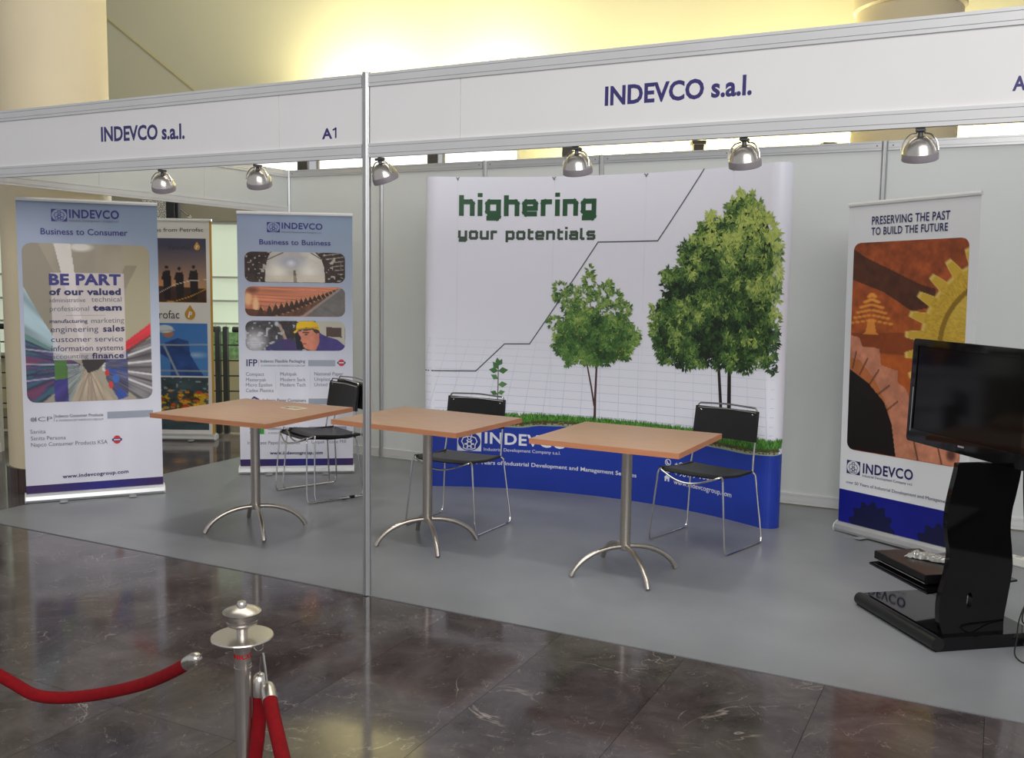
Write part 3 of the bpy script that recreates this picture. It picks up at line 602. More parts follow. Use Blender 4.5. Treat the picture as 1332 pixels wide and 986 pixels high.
(2.272, 0.979), (2.124, 1.019), (1.914, 0.983), (1.708, 1.017), (1.643, 1.19)],
 'grass': [(0.0, 0), (0.227, 0.579), (0.547, 0.577), (0.977, 0.576), (1.494, 0.571), (2.02, 0.577), (2.285, 0.574), (2.528, 0.578), (2.605, 0.576)],
 'soil': [(0.0, 0), (0.631, 0.468), (0.978, 0.496), (1.677, 0.49), (2.178, 0.472), (2.59, 0.481)],
 'logo': [(0.17, 0.423), (0.352, 0.416), (0.352, 0.272), (0.171, 0.277)],
 'phone': [(1.799, 0.314)],
 'house': [(1.795, 0.2)],
 'fax': [(1.798, 0.254)],
 'seams': [(0.158, 2.305), (0.872, 2.307), (1.566, 2.294), (2.218, 2.304)],
 'bottom': [(0.0, 0), (0.792, -0.009), (2.187, -0.029), (2.532, 0.003)],
 'edges': [(0.0, 0), (0.0, 0), (2.612, 1.891), (2.609, 1.176), (2.618, 2.303)]}}}
T_ = DATA['text']; S_ = DATA['shape']

# ================================================================== THE HALL
# marble floor: slabs laid on a bed, joints recessed
floor = setting('floor', label='dark brown polished marble floor with pale veins')
mb = MB(); mb.box((-14, -6.5, -.05), (8, 16, -.022)); mb.build('bed', mat('dark_grout', (40, 34, 32), .9), floor)
slab_me = None
PX, PY = .563, 1.45
for i in range(-20, 8):
    for j in range(-3, 8):
        x0 = 1.62 + PX * i; y0 = PY * j
        if x0 + PX < -9.5 or x0 > 5.2: continue
        if j >= 0 and x0 > -3.0: continue
        if j == -3 and not (-1 < x0 < 4): continue
        if slab_me is None:
            mb = MB(); mb.box((.0008, .0008, -.022), (PX - .0008, PY - .0008, 0)); o = mb.build('marble_slab', M_marble, floor, (x0, y0, 0)); slab_me = o.data
        else:
            o = bpy.data.objects.new('marble_slab', slab_me); COL.objects.link(o); o.parent = floor; o.location = (x0, y0, 0)
# grey sheet flooring of the stand
out = [(-3.095, -.005), (4.3, -.005), (4.3, 3.12), (-3.095, 3.12)]
mb = MB(); mb.prism(out, 'z', .0, .004); props(mb.build('carpet', M_carpet), 'grey vinyl sheet flooring laid under the whole white booth', 'flooring')

# far wall of the hall, its own frame: x along, y away, z up
WA = math.atan2(.4525, .8918)
wall = setting('wall_far', (-2.267, 6.017, 0), WA, 'pale plaster hall wall lit from a ledge, windows in a strip behind the booth')
Z0 = 2.62; Z1 = 3.05
mb = MB(); mb.box((-3.4, 0, Z1), (9.5, .3, 9)); mb.box((.05, 0, Z0), (9.5, .3, Z1)); mb.box((-3.4, 0, 2.25), (.05, .3, Z0)); mb.box((-12, 0, 2.75), (-3.4, .3, 9)); mb.box((-.9, 0, 0), (9.5, .3, Z0))
mb.build('plaster', M_hall, wall)
mb = MB(); mb.box((-12, -.05, 2.18), (-.9, .28, 2.75)); mb.build('beam', M_brown, wall)
mb = MB(); mb.prism([(-4.632, 4.45), (-4.62, 4.462), (-3.555, 3.605), (-3.567, 3.593)], 'y', -.02, 0); mb.build('seam_strip', mat('cream_seam', (196, 184, 130), .6), wall)
# low zone seen through the open side of the booth
mb = MB(); mb.box((-12, .05, 0), (-.9, .30, .62)); mb.build('plinth', M_plinth, wall)
# windows
def hall_window(name, x0, x1, z0, z1, m_, bars=()):
    wn_ = setting(name, (wall.location.x + math.cos(WA) * x0, wall.location.y + math.sin(WA) * x0, 0), WA)
    W_ = x1 - x0; f = .03
    mb = MB(); mb.box((0, -.02, z0), (W_, .10, z0 + f)); mb.box((0, -.02, z1 - f), (W_, .10, z1)); mb.box((0, -.02, z0 + f), (f, .10, z1 - f)); mb.box((W_ - f, -.02, z0 + f), (W_, .10, z1 - f))
    mb.build('window_frame', M_kgrey, wn_)
    mb = MB(); mb.box((f, .06, z0 + f), (W_ - f, .075, z1 - f)); mb.build('pane', m_, wn_)
    for z in bars:
        mb = MB(); mb.box((f, .03, z - .012), (W_ - f, .06, z + .012)); mb.build('glazing_bar', M_kgrey, wn_)
hall_window('window_1', -2.24, -.96, Z0, Z1, M_white_win)
hall_window('window_2', -.82, .05, Z0, Z1, M_white_win)
hall_window('window_3', -3.35, -2.36, Z0, Z1, M_white_win)
hall_window('window_4', -4.55, -.95, .62, 2.18, M_green, (1.02, 1.28, 1.55))
hall_window('window_5', -7.2, -4.60, .62, 2.18, M_green, (1.02, 1.28, 1.55))
tr = setting('trim_1', (-2.267, 6.017, 0), WA, 'ledge and dark bay posts in front of the hall wall')
# dark mullions of the arcade, one at each bay
for k, x in enumerate((-2.30, -.89, .565, 1.98, 3.39)):
    mb = MB(); mb.box((x - .055, -.46, 2.55), (x + .055, -.36, 3.09)); mb.box((x - .075, -.48, 3.05), (x + .075, -.34, 3.09)); mb.build('bay_post', M_mull, tr)
# ledge with warm uplights, one to a bay
mb = MB(); mb.box((-3.4, -.60, 3.10), (.12, -.06, 3.16)); mb.box((.12, -.60, 2.10), (9.5, -.06, 2.16)); mb.build('ledge', M_hall, tr)
def uplight(x, power, zz, lab):
    cw = Vector((wall.location.x + math.cos(WA) * x + math.sin(WA) * .40, wall.location.y + math.sin(WA) * x - math.cos(WA) * .40, zz))
    t = thing('uplight', 'wide warm ledge uplight behind the booth, ' + lab, 'light', cw, WA, 'ledge uplights of the hall wall')
    mb = MB(); mb.box((-.46, -.05, 0), (.46, .05, .06)); mb.build('housing', M_mull, t)
    mb = MB(); mb.box((-.44, -.035, .0605), (.44, .035, .065)); mb.build('lens', M_lamp, t)
    d = bpy.data.lights.new('uplight_beam', 'AREA'); d.shape = 'RECTANGLE'; d.size = .70; d.size_y = .07; d.energy = power; d.color = (1, .92, .58); d.spread = R(150)
    o = bpy.data.objects.new('uplight_beam', d); COL.objects.link(o); o.parent = t; o.location = (0, 0, .08); o.rotation_euler = (R(180 - 14), 0, 0)
for x, pw, zz, lab in ((-1.62, 55, 3.16, 'furthest left'), (-.16, 55, 3.16, 'second from the left'), (1.27, 95, 2.16, 'third from the left'), (2.68, 105, 2.16, 'fourth from the left'), (4.10, 120, 2.16, 'fifth from the left'), (5.5, 120, 2.16, 'furthest right')): uplight(x, pw, zz, lab)
# hedge planter seen through the green glass is inside, before the plinth
mb = MB(); rs = random.Random(4)
for k in range(700):
    x = rs.uniform(0, .9); z = rs.uniform(.66, 1.0); y = rs.uniform(-.16, .0); s = .03; q = [Vector((rs.uniform(-s, s), rs.uniform(-s, s), rs.uniform(-s, s))) for _ in range(3)]
    mb.add([(x + v.x, y + v.y, z + v.z) for v in q], [(0, 1, 2)])
hx = -3.62
pl_ = thing('planter', 'low sand-coloured planter with a clipped green hedge behind the railing', 'planter', (wall.location.x + math.cos(WA) * hx + math.sin(WA) * .2, wall.location.y + math.sin(WA) * hx - math.cos(WA) * .2, 0), WA)
g_ = mb.build('foliage', M_hedge, pl_); g_['kind'] = 'stuff'
mb = MB(); mb.box((-.02, -.18, 0), (.92, .12, .60)); mb.box((0, -.16, .60), (.9, .10, .95)); 
mb2 = MB(); mb2.box((-.02, -.18, 0), (.92, .12, .64)); mb2.build('trough', M_plinth, pl_, bevel=.01)
mb3 = MB(); mb3.box((.02, -.13, .64), (.88, .05, .94)); mb3.build('hedge_core', M_hedge, pl_)
# walls and ceiling of the hall that close the space out of view
cl = MB(); cl.box((-14, -7, 9), (8, 16, 9.2)); props(cl.build('ceiling', mat('hall_ceiling', (168, 168, 166), .8)), None, None, None, 'structure')

# round columns
def column(x, y, r, h, label, m_, ring=None):
    t = thing('column', label, 'column', (x, y, 0))
    mb = MB(); mb.lathe([(r, .15), (r, h)], 64); mb.build('shaft', m_, t)
    for k in range(8):       # skirting of separate marble pieces round the foot
        mb = MB(); a0 = 2 * PI * k / 8 + .01; a1 = 2 * PI * (k + 1) / 8 - .01; n = 6; pr = []
        for q in range(n + 1): a = a0 + (a1 - a0) * q / n; pr.append(((r + .018) * math.cos(a), (r + .018) * math.sin(a)))
        for q in range(n, -1, -1): a = a0 + (a1 - a0) * q / n; pr.append(((r - .01) * math.cos(a), (r - .01) * math.sin(a)))
        mb.prism(pr, 'z', 0.0, .17); mb.build('skirting_piece', M_skirt, t)
    if ring:
        mb = MB(); mb.lathe([(r + .002, 0), (r + .028, .02), (r + .028, .26), (r + .002, .28)], 64); mb.build('collar', m_, t, (0, 0, ring))
    return t
column(-3.485, 1.02, .373, 5.2, 'cream round column standing at the left edge of the grey flooring', M_col)
column(1.78, 6.22, .475, 7, 'tan round column rising behind the booth, above its right half', M_col2, 4.13)

# ================================================================== THE BOOTH
XC, D, ZT, ZB = -3.056, 3.085, 2.513, 2.127
def post_prof(r=.02):
    pts = []
    for k in range(8):
        a0 = R(-22.5 + 45 * k); a1 = R(22.5 + 45 * k)
        p0 = Vector((math.cos(a0), math.sin(a0))) * r * 1.05; p1 = Vector((math.cos(a1), math.sin(a1))) * r * 1.05
        mid = (p0 + p1) / 2; t = (p1 - p0).normalized(); nn = -mid.normalized(); g = .0026; dp = .006
        pts += [p0, mid - t * g, mid - t * g + nn * dp, mid + t * g + nn * dp, mid + t * g]
    return [(p.x, p.y) for p in pts]
def post(name, x, y, parent, z0=.004, z1=2.513):
    mb = MB(); mb.prism(post_prof(), 'z', z0, z1); mb2 = MB()
    return mb.build(name, M_alu, parent, (x, y, 0))
def rail(name, a, b, z0, z1, parent, m_=None, th=.026):
    # extruded beam from a to b (2D), with two slots on each face
    a = Vector(a); b = Vector(b); L = (b - a).length; h = z1 - z0; t = th / 2; g = .0022; dp = .004
    face = [(0, 0), (.20, 0), (.20, dp), (.20 + g / h * 2, dp), (.20 + g / h * 2, 0), (.80 - g / h * 2, 0), (.80 - g / h * 2, dp), (.80, dp), (.80, 0), (1, 0)]
    pr = [(-t + q[1], z0 + q[0] * h) for q in face] + [(t - q[1], z0 + q[0] * h) for q in reversed(face)]
    mb = MB(); mb.prism(pr, 'x', 0, L); return mb.build(name, m_ or M_aluw, parent, (a.x, a.y, 0), (0, 0, math.atan2(b.y - a.y, b.x - a.x)))

back = setting('wall_back', label='white laminate back wall of the exhibition booth between aluminium posts')
xs = [XC + 1.00455 * i for i in range(8)]
for i, x in enumerate(xs): post('wall_post', x, D, back, .004, 2.513)
for i in range(7):
    a, b = xs[i] + .02, xs[i + 1] - .02
    mb = MB(); mb.box((a, D - .002, .085), (b, D + .002, 2.455)); mb.build('wall_panel', M_panel, back)
    rail('top_rail', (a, D), (b, D), 2.452, 2.512, back, M_alu)
    rail('bottom_rail', (a, D), (b, D), .012, .088, back, M_aluw)
    for q in (a + .03, b - .03):
        mb = MB(); mb.lathe([(.0045, 0), (.0045, .002)], 10); mb.build('lock_screw', M_mull, back, (q, D - .0125, 2.482), (R(90), 0, 0))

fas = thing('booth_fascia', 'long white fascia over the booth front carrying the violet booth names', 'sign', (0, 0, 0))
F0 = -.0
rail('top_rail', (XC + .022, 0), (-.021, 0), 2.452, 2.512, fas); rail('bottom_rail', (XC + .022, 0), (-.021, 0), ZB, 2.190, fas)
rail('top_rail', (.021, 0), (4.0, 0), 2.452, 2.512, fas); rail('bottom_rail', (.021, 0), (4.0, 0), ZB, 2.190, fas)
def letters(q, parent, wt, col, fm, m_, layer):
    txt, u0, z0, u1, z1, cap = q[:6]; full = text_mesh(txt, wt)[0]; x0, x1 = full[:, 0].min(), full[:, 0].max(); k = (u1 - u0) / (x1 - x0); kz = cap / caph(wt)
    for i, chh in enumerate(txt):
        if chh == ' ': continue
        g, fs = text_mesh(chh, wt); off = text_mesh(txt[:i + 1], wt)[0][:, 0].max() - g[:, 0].max()
        ub = u0 + (g[:, 0].min() + off - x0) * k; zb = z0 + (z1 - z0) * (ub - u0) / (u1 - u0); P = Print()
        if chh == '1':
            c_ = ub + .5 * (g[:, 0].max() - g[:, 0].min()) * k + .004; P.rect(c_ - .0045, z0, c_ + .0045, z0 + cap, col, layer); P.line([(c_ - .015, z0 + cap * .80), (c_, z0 + cap * .93)], .008, col, layer)
        else:
            P.v = [(u0 + (x + off - x0) * k, zb + y * kz, layer) for x, y in g]; P.f = list(fs); P.c = [col] * len(P.v)
        P.build('letter', parent, fm, m_)
def writing(L, parent, fm, m_, layer=6, name='lettering', big=.044):
    # large words letter by letter, small print joined in one part
    P = Print()
    for q in L:
        if q[5] >= big: letters(q, parent, q[6], INK[q[7]], fm, m_, layer)
        else: P.text(*q[:7], INK[q[7]], layer)
    if P.v: P.build(name, parent, fm, m_)['kind'] = 'stuff'
def flat_f(u, z, f): return (u, -.0042 - f * .5, z)
MAXW['letter'] = 1
def panel(a, b, texts, label=None):
    mb = MB(); mb.box((a + .0015, -.004, 2.188), (b - .0015, .004, 2.454)); o = mb.build('sign_panel', M_sign, fas)
    for t in texts:
        letters(t, o, 'f', INK['fn'], flat_f, M_print, 1)
    return o
tf = T_['fas']
panel(XC + .022, -.523, [tf[0]]); panel(-.523, -.021, [tf[1]]); panel(.021, .511, []); panel(.511, 3.5, [tf[2], tf[3]])
t = thing('booth_post', 'tall slim aluminium post at the front edge of the booth, left of centre', 'post', (0, 0, 0)); post('extrusion', 0, 0, t, .004, ZT + .004)
mb = MB(); mb.lathe([(.021, 0), (.021, .003)], 8, (0, 0, ZT + .004)); mb.build('end_cap', M_white_pl, t)
t = thing('booth_post', 'aluminium corner post of the booth beyond the left edge, holding the side fascia', 'post', (XC, 0, 0)); post('extrusion', 0, 0, t, .004, ZT + .004)
sf = thing('side_fascia', 'plain fascia along the open left side of the booth', 'sign', (XC, 0, 0))
rail('top_rail', (0, .022), (0, D - .022), 2.452, 2.512, sf); rail('bottom_rail', (0, .022), (0, D - .022), ZB, 2.190, sf)
for k in range(3):
    a = .022 + k * 1.0137; mb = MB(); mb.box((-.004, a + .001, 2.188), (.004, a + 1.0127, 2.454)); mb.build('fascia_panel', M_panel, sf)

# arm spotlights clipped under the fascia rail
def spot():
    t = thing('spotlight', 'x', 'spotlight', (0, 0, 0), 0, 'domed spotlights under the fascia')
    mb = MB(); mb.box((-.016, -.020, -.012), (.016, .020, .0)); mb.tube([(0, 0, -.012), (0, 0, -.030)], .009, 10); mb.build('clamp', M_alud, t, bevel=.002)
    mb = MB(); rr = .058
    for s in (-1, 1):
        pts = [(s * .012, 0, -.016), (s * .036, 0, -.022), (s * .056, 0, -.048), (s * .062, 0, -.078)]; mb.tube(catmull(pts, 6), .0032, 8)
    mb.build('yoke', M_chrome, t)
    body = MB(); pr = [(.014, -.026), (.024, -.028), (.040, -.040), (.054, -.060), (.061, -.080), (.0625, -.084), (.060, -.086), (.052, -.080)]
    body.lathe(pr, 28); o = body.build('dome', M_steel2, t, (0, 0, -.03)); o.data.transform(Matrix.Translation((0, 0, .03))); o.rotation_euler = (R(20), 0, 0)
    l_ = MB(); l_.lathe([(.0625, 0), (.064, -.010), (.064, -.026), (.062, -.028), (.0595, -.026), (.0595, -.002)], 32, (0, 0, -.054)); l_.build('rim', M_rim, o); l_ = MB(); l_.lathe([(.0585, -.072), (.0585, -.076), (.040, -.083), (.012, -.086)], 28); l_.build('lens', M_lamp, o)
    d = bpy.data.lights.new('spot_beam', 'SPOT'); d.energy = 26; d.spot_size = R(95); d.spot_blend = .8; d.shadow_soft_size = .05; d.color = (1, .98, .95)
    b = bpy.data.objects.new('spot_beam', d); COL.objects.link(b); b.parent = t; b.location = (0, .045, -.112); b.rotation_euler = (R(28), 0, 0)
    return t
sp0 = spot()
for i, (x, lab) in enumerate(((-1.35, 'silver domed spotlight furthest left, hanging over the first roll-up banner'), (-.685, 'silver domed spotlight under the small panel with the booth number, left of the front post'), (.06, 'silver domed spotlight just to the right of the front post'),
                              (1.07, 'silver domed spotlight above the curved display, below the big booth name'), (1.78, 'silver domed spotlight above the large printed tree'), (2.416, 'silver domed spotlight furthest right, above the gear banner'))):
    t = sp0 if i == 0 else copy_tree(sp0); t.location = (x, .02, ZB - .001); t['label'] = lab; t.rotation_euler = (R(6 if i in (0, 1, 2) else 0), R((6, 5, -5, 3, 0, 0)[i]), R((20, 15, -10, 0, 0, 0)[i]))

# ================================================================== ROLL-UP BANNERS
def rollup(label, loc, rz, W=.88, H=2.06, roll=0, m_cas=None, sheet_lo=.055):
    t = thing('rollup_banner', label, 'banner', loc, rz); t.rotation_euler = (0, roll, rz)
    pr = [(-.055, .004), (.055, .004), (.06, .02), (.052, .045), (.030, .060), (.0, .066), (-.030, .060), (-.052, .045), (-.06, .02)]
    mb = MB(); mb.prism([(y + .02, z) for y, z in pr], 'x', -.003, W + .003); cas = mb.build('base_cassette', M_alu, t)
    for x0, x1 in ((-.010, -.0032), (W + .0032, W + .010)):
        mb = MB(); mb.prism([(y * 1.04 + .02, z * 1.02) for y, z in pr], 'x', x0, x1); mb.build('end_cap', M_aluw, cas)
    for x in (W * .26, W * .76):
        mb = MB(); mb.box((x - .025, -.105, .0045), (x + .025, .13, .008)); mb.build('swivel_foot', mat('clear_grey_foot', (150, 154, 156), .3, .2), cas, bevel=.0015)
    mb = MB(); mb.prism([(-.010, 0), (.010, 0), (.011, .012), (.006, .024), (-.006, .024), (-.011, .012)], 'x', -.002, W + .002); mb.build('top_rail', M_aluw, t, (0, 0, H - .022))
    mb = MB(); mb.tube([(W / 2, .035, .05), (W / 2, .012, H)], .007, 10); mb.build('support_pole', M_alu, t)
    mb = MB(); mb.box((.0, -.0005, sheet_lo), (W, .0005, H - .018)); sh = mb.build('printed_sheet', M_sign, t)
    return t, sh
def gfn(c0, c1):
    def f(X, Y):
        s = vnoise(X, Y * .02, 26, 1, 5)[..., None] * .05 + .975
        k = np.clip(Y / .72, 0, 1)[..., None] ** .8; side = np.clip(X * 1.3 - .3, 0, 1)[..., None] * np.clip(1 - Y * 1.6, 0, 1)[..., None] * .35
        c = np.array(c0) * (1 - k) + np.array(c1) * k; return (c * (1 - side) + np.array((128, 156, 176)) * side) * s
    return f
BG = gfn((146, 162, 192), (228, 227, 238))
def stripe(P, W=.88):
    P.grid(0, .058, W, .116, 24, 2, lambda X, Y: np.array((62, 40, 96)) + (np.array((44, 44, 132)) - np.array((62, 40, 96))) * np.clip(1 - np.abs(X - .55) * 2.4, 0, 1)[..., None], 2)
def texts(P, L, layer=6, skip=()):
    for q in L:
        P.text(*q[:7], INK[q[7]], layer)
def gbar(sh_, a, z0, b, z1): P_ = Print(); P_.rect(a, z0, b, z1, (160, 166, 180), 4); P_.build('grey_bar', sh_, flat, M_print)
def red_mark(P, u0, z1, u1, z0):
    cu, cz = (u0 + u1) / 2, (z0 + z1) / 2; P.disc(cu, cz, (u1 - u0) / 2 * .8, (206, 60, 70), 6, ry=(z1 - z0) / 2); P.rect(u0, cz - (z1 - z0) * .14, u1, cz + (z1 - z0) * .14, (48, 60, 130), 7); P.rect(u0 + .012, cz - .004, u1 - .012, cz + .004, (236, 230, 234), 8)

# banner 1
d1 = S_['b1']
t, sh = rollup('tall roll-up banner furthest left, with a blurred supermarket aisle picture and blue header', (-3.13, .433, .004), math.atan2(.796, .6055))
P = Print(); P.grid(0, .058, .88, 2.045, 12, 40, BG, 1); P.build('background_print', sh, flat, M_print)
P = Print(); P.grid(.026, .684, .822, 1.762, 150, 190, pic_market, 3, .06); P.build('picture', sh, flat, M_print)['label'] = 'blurred supermarket aisle picture with rounded corners'
P = Print(); emblem(P, .21, 1.909, .308, 1.991, INK['lb'], (150, 164, 196), 3); P.build('emblem', sh, flat, M_print)
P = Print(); stripe(P); P.build('foot_stripe', sh, flat, M_print); P = Print(); gbar(sh, .522, .555, .822, .603); P.rect(.184, .552, .187, .604, (150, 152, 160), 4); P.rect(.277, 1.276, .528, 1.278, (150, 140, 146), 6)
P.ring(.055, .571, .009, .014, (120, 122, 134), 5); P.ring(.055, .571, .002, .006, (120, 122, 134), 5); red_mark(P, .548, .433, .613, .374); P.build('brand_marks', sh, flat, M_print)['kind'] = 'stuff'
writing(T_['b1'], sh, flat, M_print)
# banner 2
t, sh = rollup('roll-up banner with three small factory pictures standing behind the left table', (-2.586, 1.912, .004), math.atan2(.573, .8195))
P = Print(); P.grid(0, .058, .88, 2.045, 12, 40, BG, 1); P.build('background_print', sh, flat, M_print)
for nm, z0, z1, fn_, lab in (('picture', 1.516, 1.752, pic_foil, 'picture of shiny foil machinery'), ('picture', 1.250, 1.483, pic_combs, 'orange picture of a toothed conveyor'), ('picture', .981, 1.216, pic_worker, 'picture of a worker in a yellow helmet')):
    P = Print(); P.grid(.053, z0, .822, z1, 170, 54, fn_, 3, .055); P.build(nm, sh, flat, M_print)['label'] = lab
P = Print(); emblem(P, .226, 1.903, .324, 1.981, INK['lb'], (150, 164, 196), 3); P.build('emblem', sh, flat, M_print)
P = Print(); stripe(P)
for (a, z0, b, z1) in ((.533, .859, .743, .907), (.533, .554, .777, .600), (.531, .329, .83, .375)): gbar(sh, a, z0, b, z1)
P.build('foot_stripe', sh, flat, M_print); P = Print()
P.rect(.150, .855, .152, .912, (214, 120, 130), 4); P.rect(.1935, .31, .1955, .37, (170, 170, 176), 4); P.rect(.279, .669, .281, .809, (196, 198, 206), 4); P.rect(.546, .668, .548, .809, (196, 198, 206), 4); red_mark(P, .759, .914, .824, .859)
P.poly([(.074, .585), (.112, .62), (.150, .60), (.15, .585), (.112, .603)], (62, 58, 120), 4)
P.rect(.10, .318, .186, .376, (58, 160, 66), 4)
for k in range(2): P.ring(.066 + .018 * k, .347, .016, .026, (52, 54, 58), 5, 12, -60, 60)
P.poly([(.10, .318), (.128, .347), (.10, .376)], (222, 236, 220), 5); P.rect(.13, .330, .158, .364, (40, 120, 50), 5); P.build('brand_marks', sh, flat, M_print)['kind'] = 'stuff'
writing(T_['b2'], sh, flat, M_print)
# banner 3
t, sh = rollup('roll-up banner with a brass gear and stone arch picture, behind the television stand', (1.867, 2.507, .004), R(-32), .88, 2.062, R(-1))
P = Print(); P.grid(0, .058, .88, 2.045, 4, 8, lambda X, Y: np.zeros(X.shape + (3,)) + np.array((228, 229, 232)), 1); P.build('background_print', sh, flat, M_print)
P = Print(); P.grid(.047, .530, .822, 1.815, 150, 230, pic_gear, 3, .05); P.build('picture', sh, flat, M_print)['label'] = 'orange picture of a brass gear and a stone arch with rounded corners'
P = Print(); emblem(P, .052, .377, .154, .462, INK['nv'], (222, 224, 230), 3); P.build('emblem', sh, flat, M_print)
P = Print(); P.rect(0, .058, .88, .270, (12, 22, 130), 2)
def bgear(cx, cz, r, n):
    pts = []
    for k in range(n * 4):
        a = 2 * PI * k / (n * 4); rr = r if k % 4 in (0, 1) else r * .84; pts.append((cx + rr * math.cos(a), cz + rr * math.sin(a)))
    c = [(max(.002, min(.878, x)), max(.060, min(.268, z))) for x, z in pts]; P.poly(c, (12, 16, 62), 3)
bgear(.25, .06, .17, 13); bgear(.72, .03, .16, 12); P.build('blue_band', sh, flat, M_print)
writing([(q[0], q[1], (q[2] + q[4]) / 2 if q[6] == 'c' else q[2], q[3], (q[2] + q[4]) / 2 if q[6] == 'c' else q[4], q[5] * (.88 if q[6] == 'c' else 1), q[6], 'nv') for q in T_['b3']], sh, flat, M_print)
# banner beyond the booth
t, sh = rollup('distant roll-up banner with gold edge and stacked oilfield pictures, beyond the booth side', (-3.901 - .87 * .891, 2.992 - .87 * .454, .0), math.atan2(.454, .891), .87, 2.09)
P = Print(); P.rect(0, .058, .87, 2.07, (222, 218, 216), 1); P.rect(.848, .058, .87, 2.07, (196, 150, 62), 2); P.build('background_print', sh, flat, M_print)
for z0, z1, fn_, lab in ((1.31, 1.909, pic_sunset, 'sunset picture with three standing men'), (.616, 1.115, pic_rig, 'blue picture of a helmeted worker at a railing'), (.100, .602, pic_flowers, 'picture of an orange and yellow reef')):
    P = Print(); P.grid(.07, z0, .815, z1, 90, 70, fn_, 3); P.build('picture', sh, flat, M_print)['label'] = lab
writing([(q[0], q[1] + .87, q[2], q[3] + .87, *q[4:]) for q in T_['bp']], sh, flat, M_print)
def drop(cu, z0, z1, c):
    r = (z1 - z0) * .36; pts = [(cu, z1)] + [(cu + r * math.cos(R(a)), z0 + r + r * math.sin(R(a))) for a in range(40, -221, -20)]
    P.poly(pts, c, 6); s = r * .5
    P.line([(cu - s * .55, z0 + r - s), (cu - s * .15, z0 + r + s * .9)], r * .26, (238, 232, 222), 7); P.line([(cu - s * .15, z0 + r + s * .9), (cu + s * .6, z0 + r + s * .8), (cu + s * .6, z0 + r + s * .1), (cu - s * .3, z0 + r)], r * .22, (238, 232, 222), 7)
P = Print(); drop(.87 - .138, 1.80, 1.88, (206, 152, 62)); drop(.87 - .215, 1.15, 1.29, (190, 140, 50)); P.build('emblem', sh, flat, M_print)

# ================================================================== CURVED POP-UP DISPLAY
RA, CX, CY, TH, RC = 2.54, .185, .08, R(28.6), .08
LARC = 2 * TH * RA
def surf(s):
    if 0 <= s <= LARC:
        a = -TH + s / RA; return CX + RA * math.sin(a), CY + RA * math.cos(a), -math.sin(a), -math.cos(a)
    sg = -1 if s < 0 else 1; e = (-s if s < 0 else s - LARC) / RC
    ex, ey = CX + sg * RA * math.sin(TH), CY + RA * math.cos(TH); cx, cy = ex + sg * RC * math.sin(TH), ey + RC * math.cos(TH)
    a = math.atan2(-math.cos(TH), -sg * math.sin(TH)) + sg * e
    return cx + RC * math.cos(a), cy + RC * math.sin(a), math.cos(a), math.sin(a)
SE = .17
def fpop(u, z, off):
    x, y, nx, ny = surf(u); return (x + nx * off - .185, y + ny * off - 2.3, z)
pop = thing('curved_display', 'wide curved pop-up display printed with three growing trees over a dark blue band', 'display', (.185, 2.3, .004))
HP = 2.306
seams = [.158, .872, 1.566, 2.235]; edges = [-SE] + seams + [LARC + SE]
for i in range(5):
    a, b = edges[i] + .0006, edges[i + 1] - .0006; n = max(8, int((b - a) / .02)); mb = MB(); vs = []; fs = []
    for k in range(n + 1):
        s = a + (b - a) * k / n
        for off in (0, -.0015):
            for z in (.0, HP): vs.append(fpop(s, z, off))
    for k in range(n):
        o = 4 * k; fs += [(o, o + 4, o + 5, o + 1), (o + 2, o + 3, o + 7, o + 6), (o + 1, o + 5, o + 7, o + 3), (o, o + 2, o + 6, o + 4)]
    fs += [(0, 1, 3, 2), (4 * n, 4 * n + 2, 4 * n + 3, 4 * n + 1)]
    mb.add(vs, fs, 0, False); o = mb.build('print_panel', M_print_g, pop)
    at = o.data.color_attributes.new('ink', 'FLOAT_COLOR', 'POINT'); c = lin((240, 240, 251)); at.data.foreach_set('color', [x for _ in o.data.vertices for x in (*c, 1.0)])
    for p_ in o.data.polygons: p_.use_smooth = True
    o.data.set_sharp_from_angle(angle=R(40))
for s in seams:
    mb = MB(); x, y, _ = fpop(s, 0, .004)
    mb.tube([(x - .013, y, HP - .004), (x, y, HP - .017), (x + .013, y, HP - .004)], .003, 8); mb.tube([(x, y, HP - .017), (x, y + .004, HP - .026)], .0035, 8); mb.build('panel_hook', M_alud, pop)
for s in (0.05, .515, 1.22, 1.90, LARC - .05):
    x, y, _ = fpop(s, 0, -.03); mb = MB(); mb.tube([(x, y, 0), (x, y, HP - .03)], .010, 8); mb.build('frame_pole', M_alu, pop)
# blue band with wavy top
P = Print(); n = 150
def soil_z(s):
    k = [(-SE, .49), (.0, .487), (.35, .470), (.631, .468), (.82, .492), (.978, .496), (1.3, .488), (1.677, .49), (1.95, .478), (2.178, .468), (2.4, .462), (2.59, .475), (LARC + SE, .482)]
    for (a, za), (b, zb) in zip(k, k[1:]):
        if a <= s <= b: t = (s - a) / (b - a); t = t * t * (3 - 2 * t); return za + (zb - za) * t
    return .48
for k in range(n):
    a = -SE + (LARC + 2 * SE) * k / n; b = -SE + (LARC + 2 * SE) * (k + 1) / n
    P.poly([(a, .0), (b, .0), (b, soil_z(b)), (a, soil_z(a))], (34, 60, 164), 1)
P.build('blue_band', pop, fpop, M_print_g)
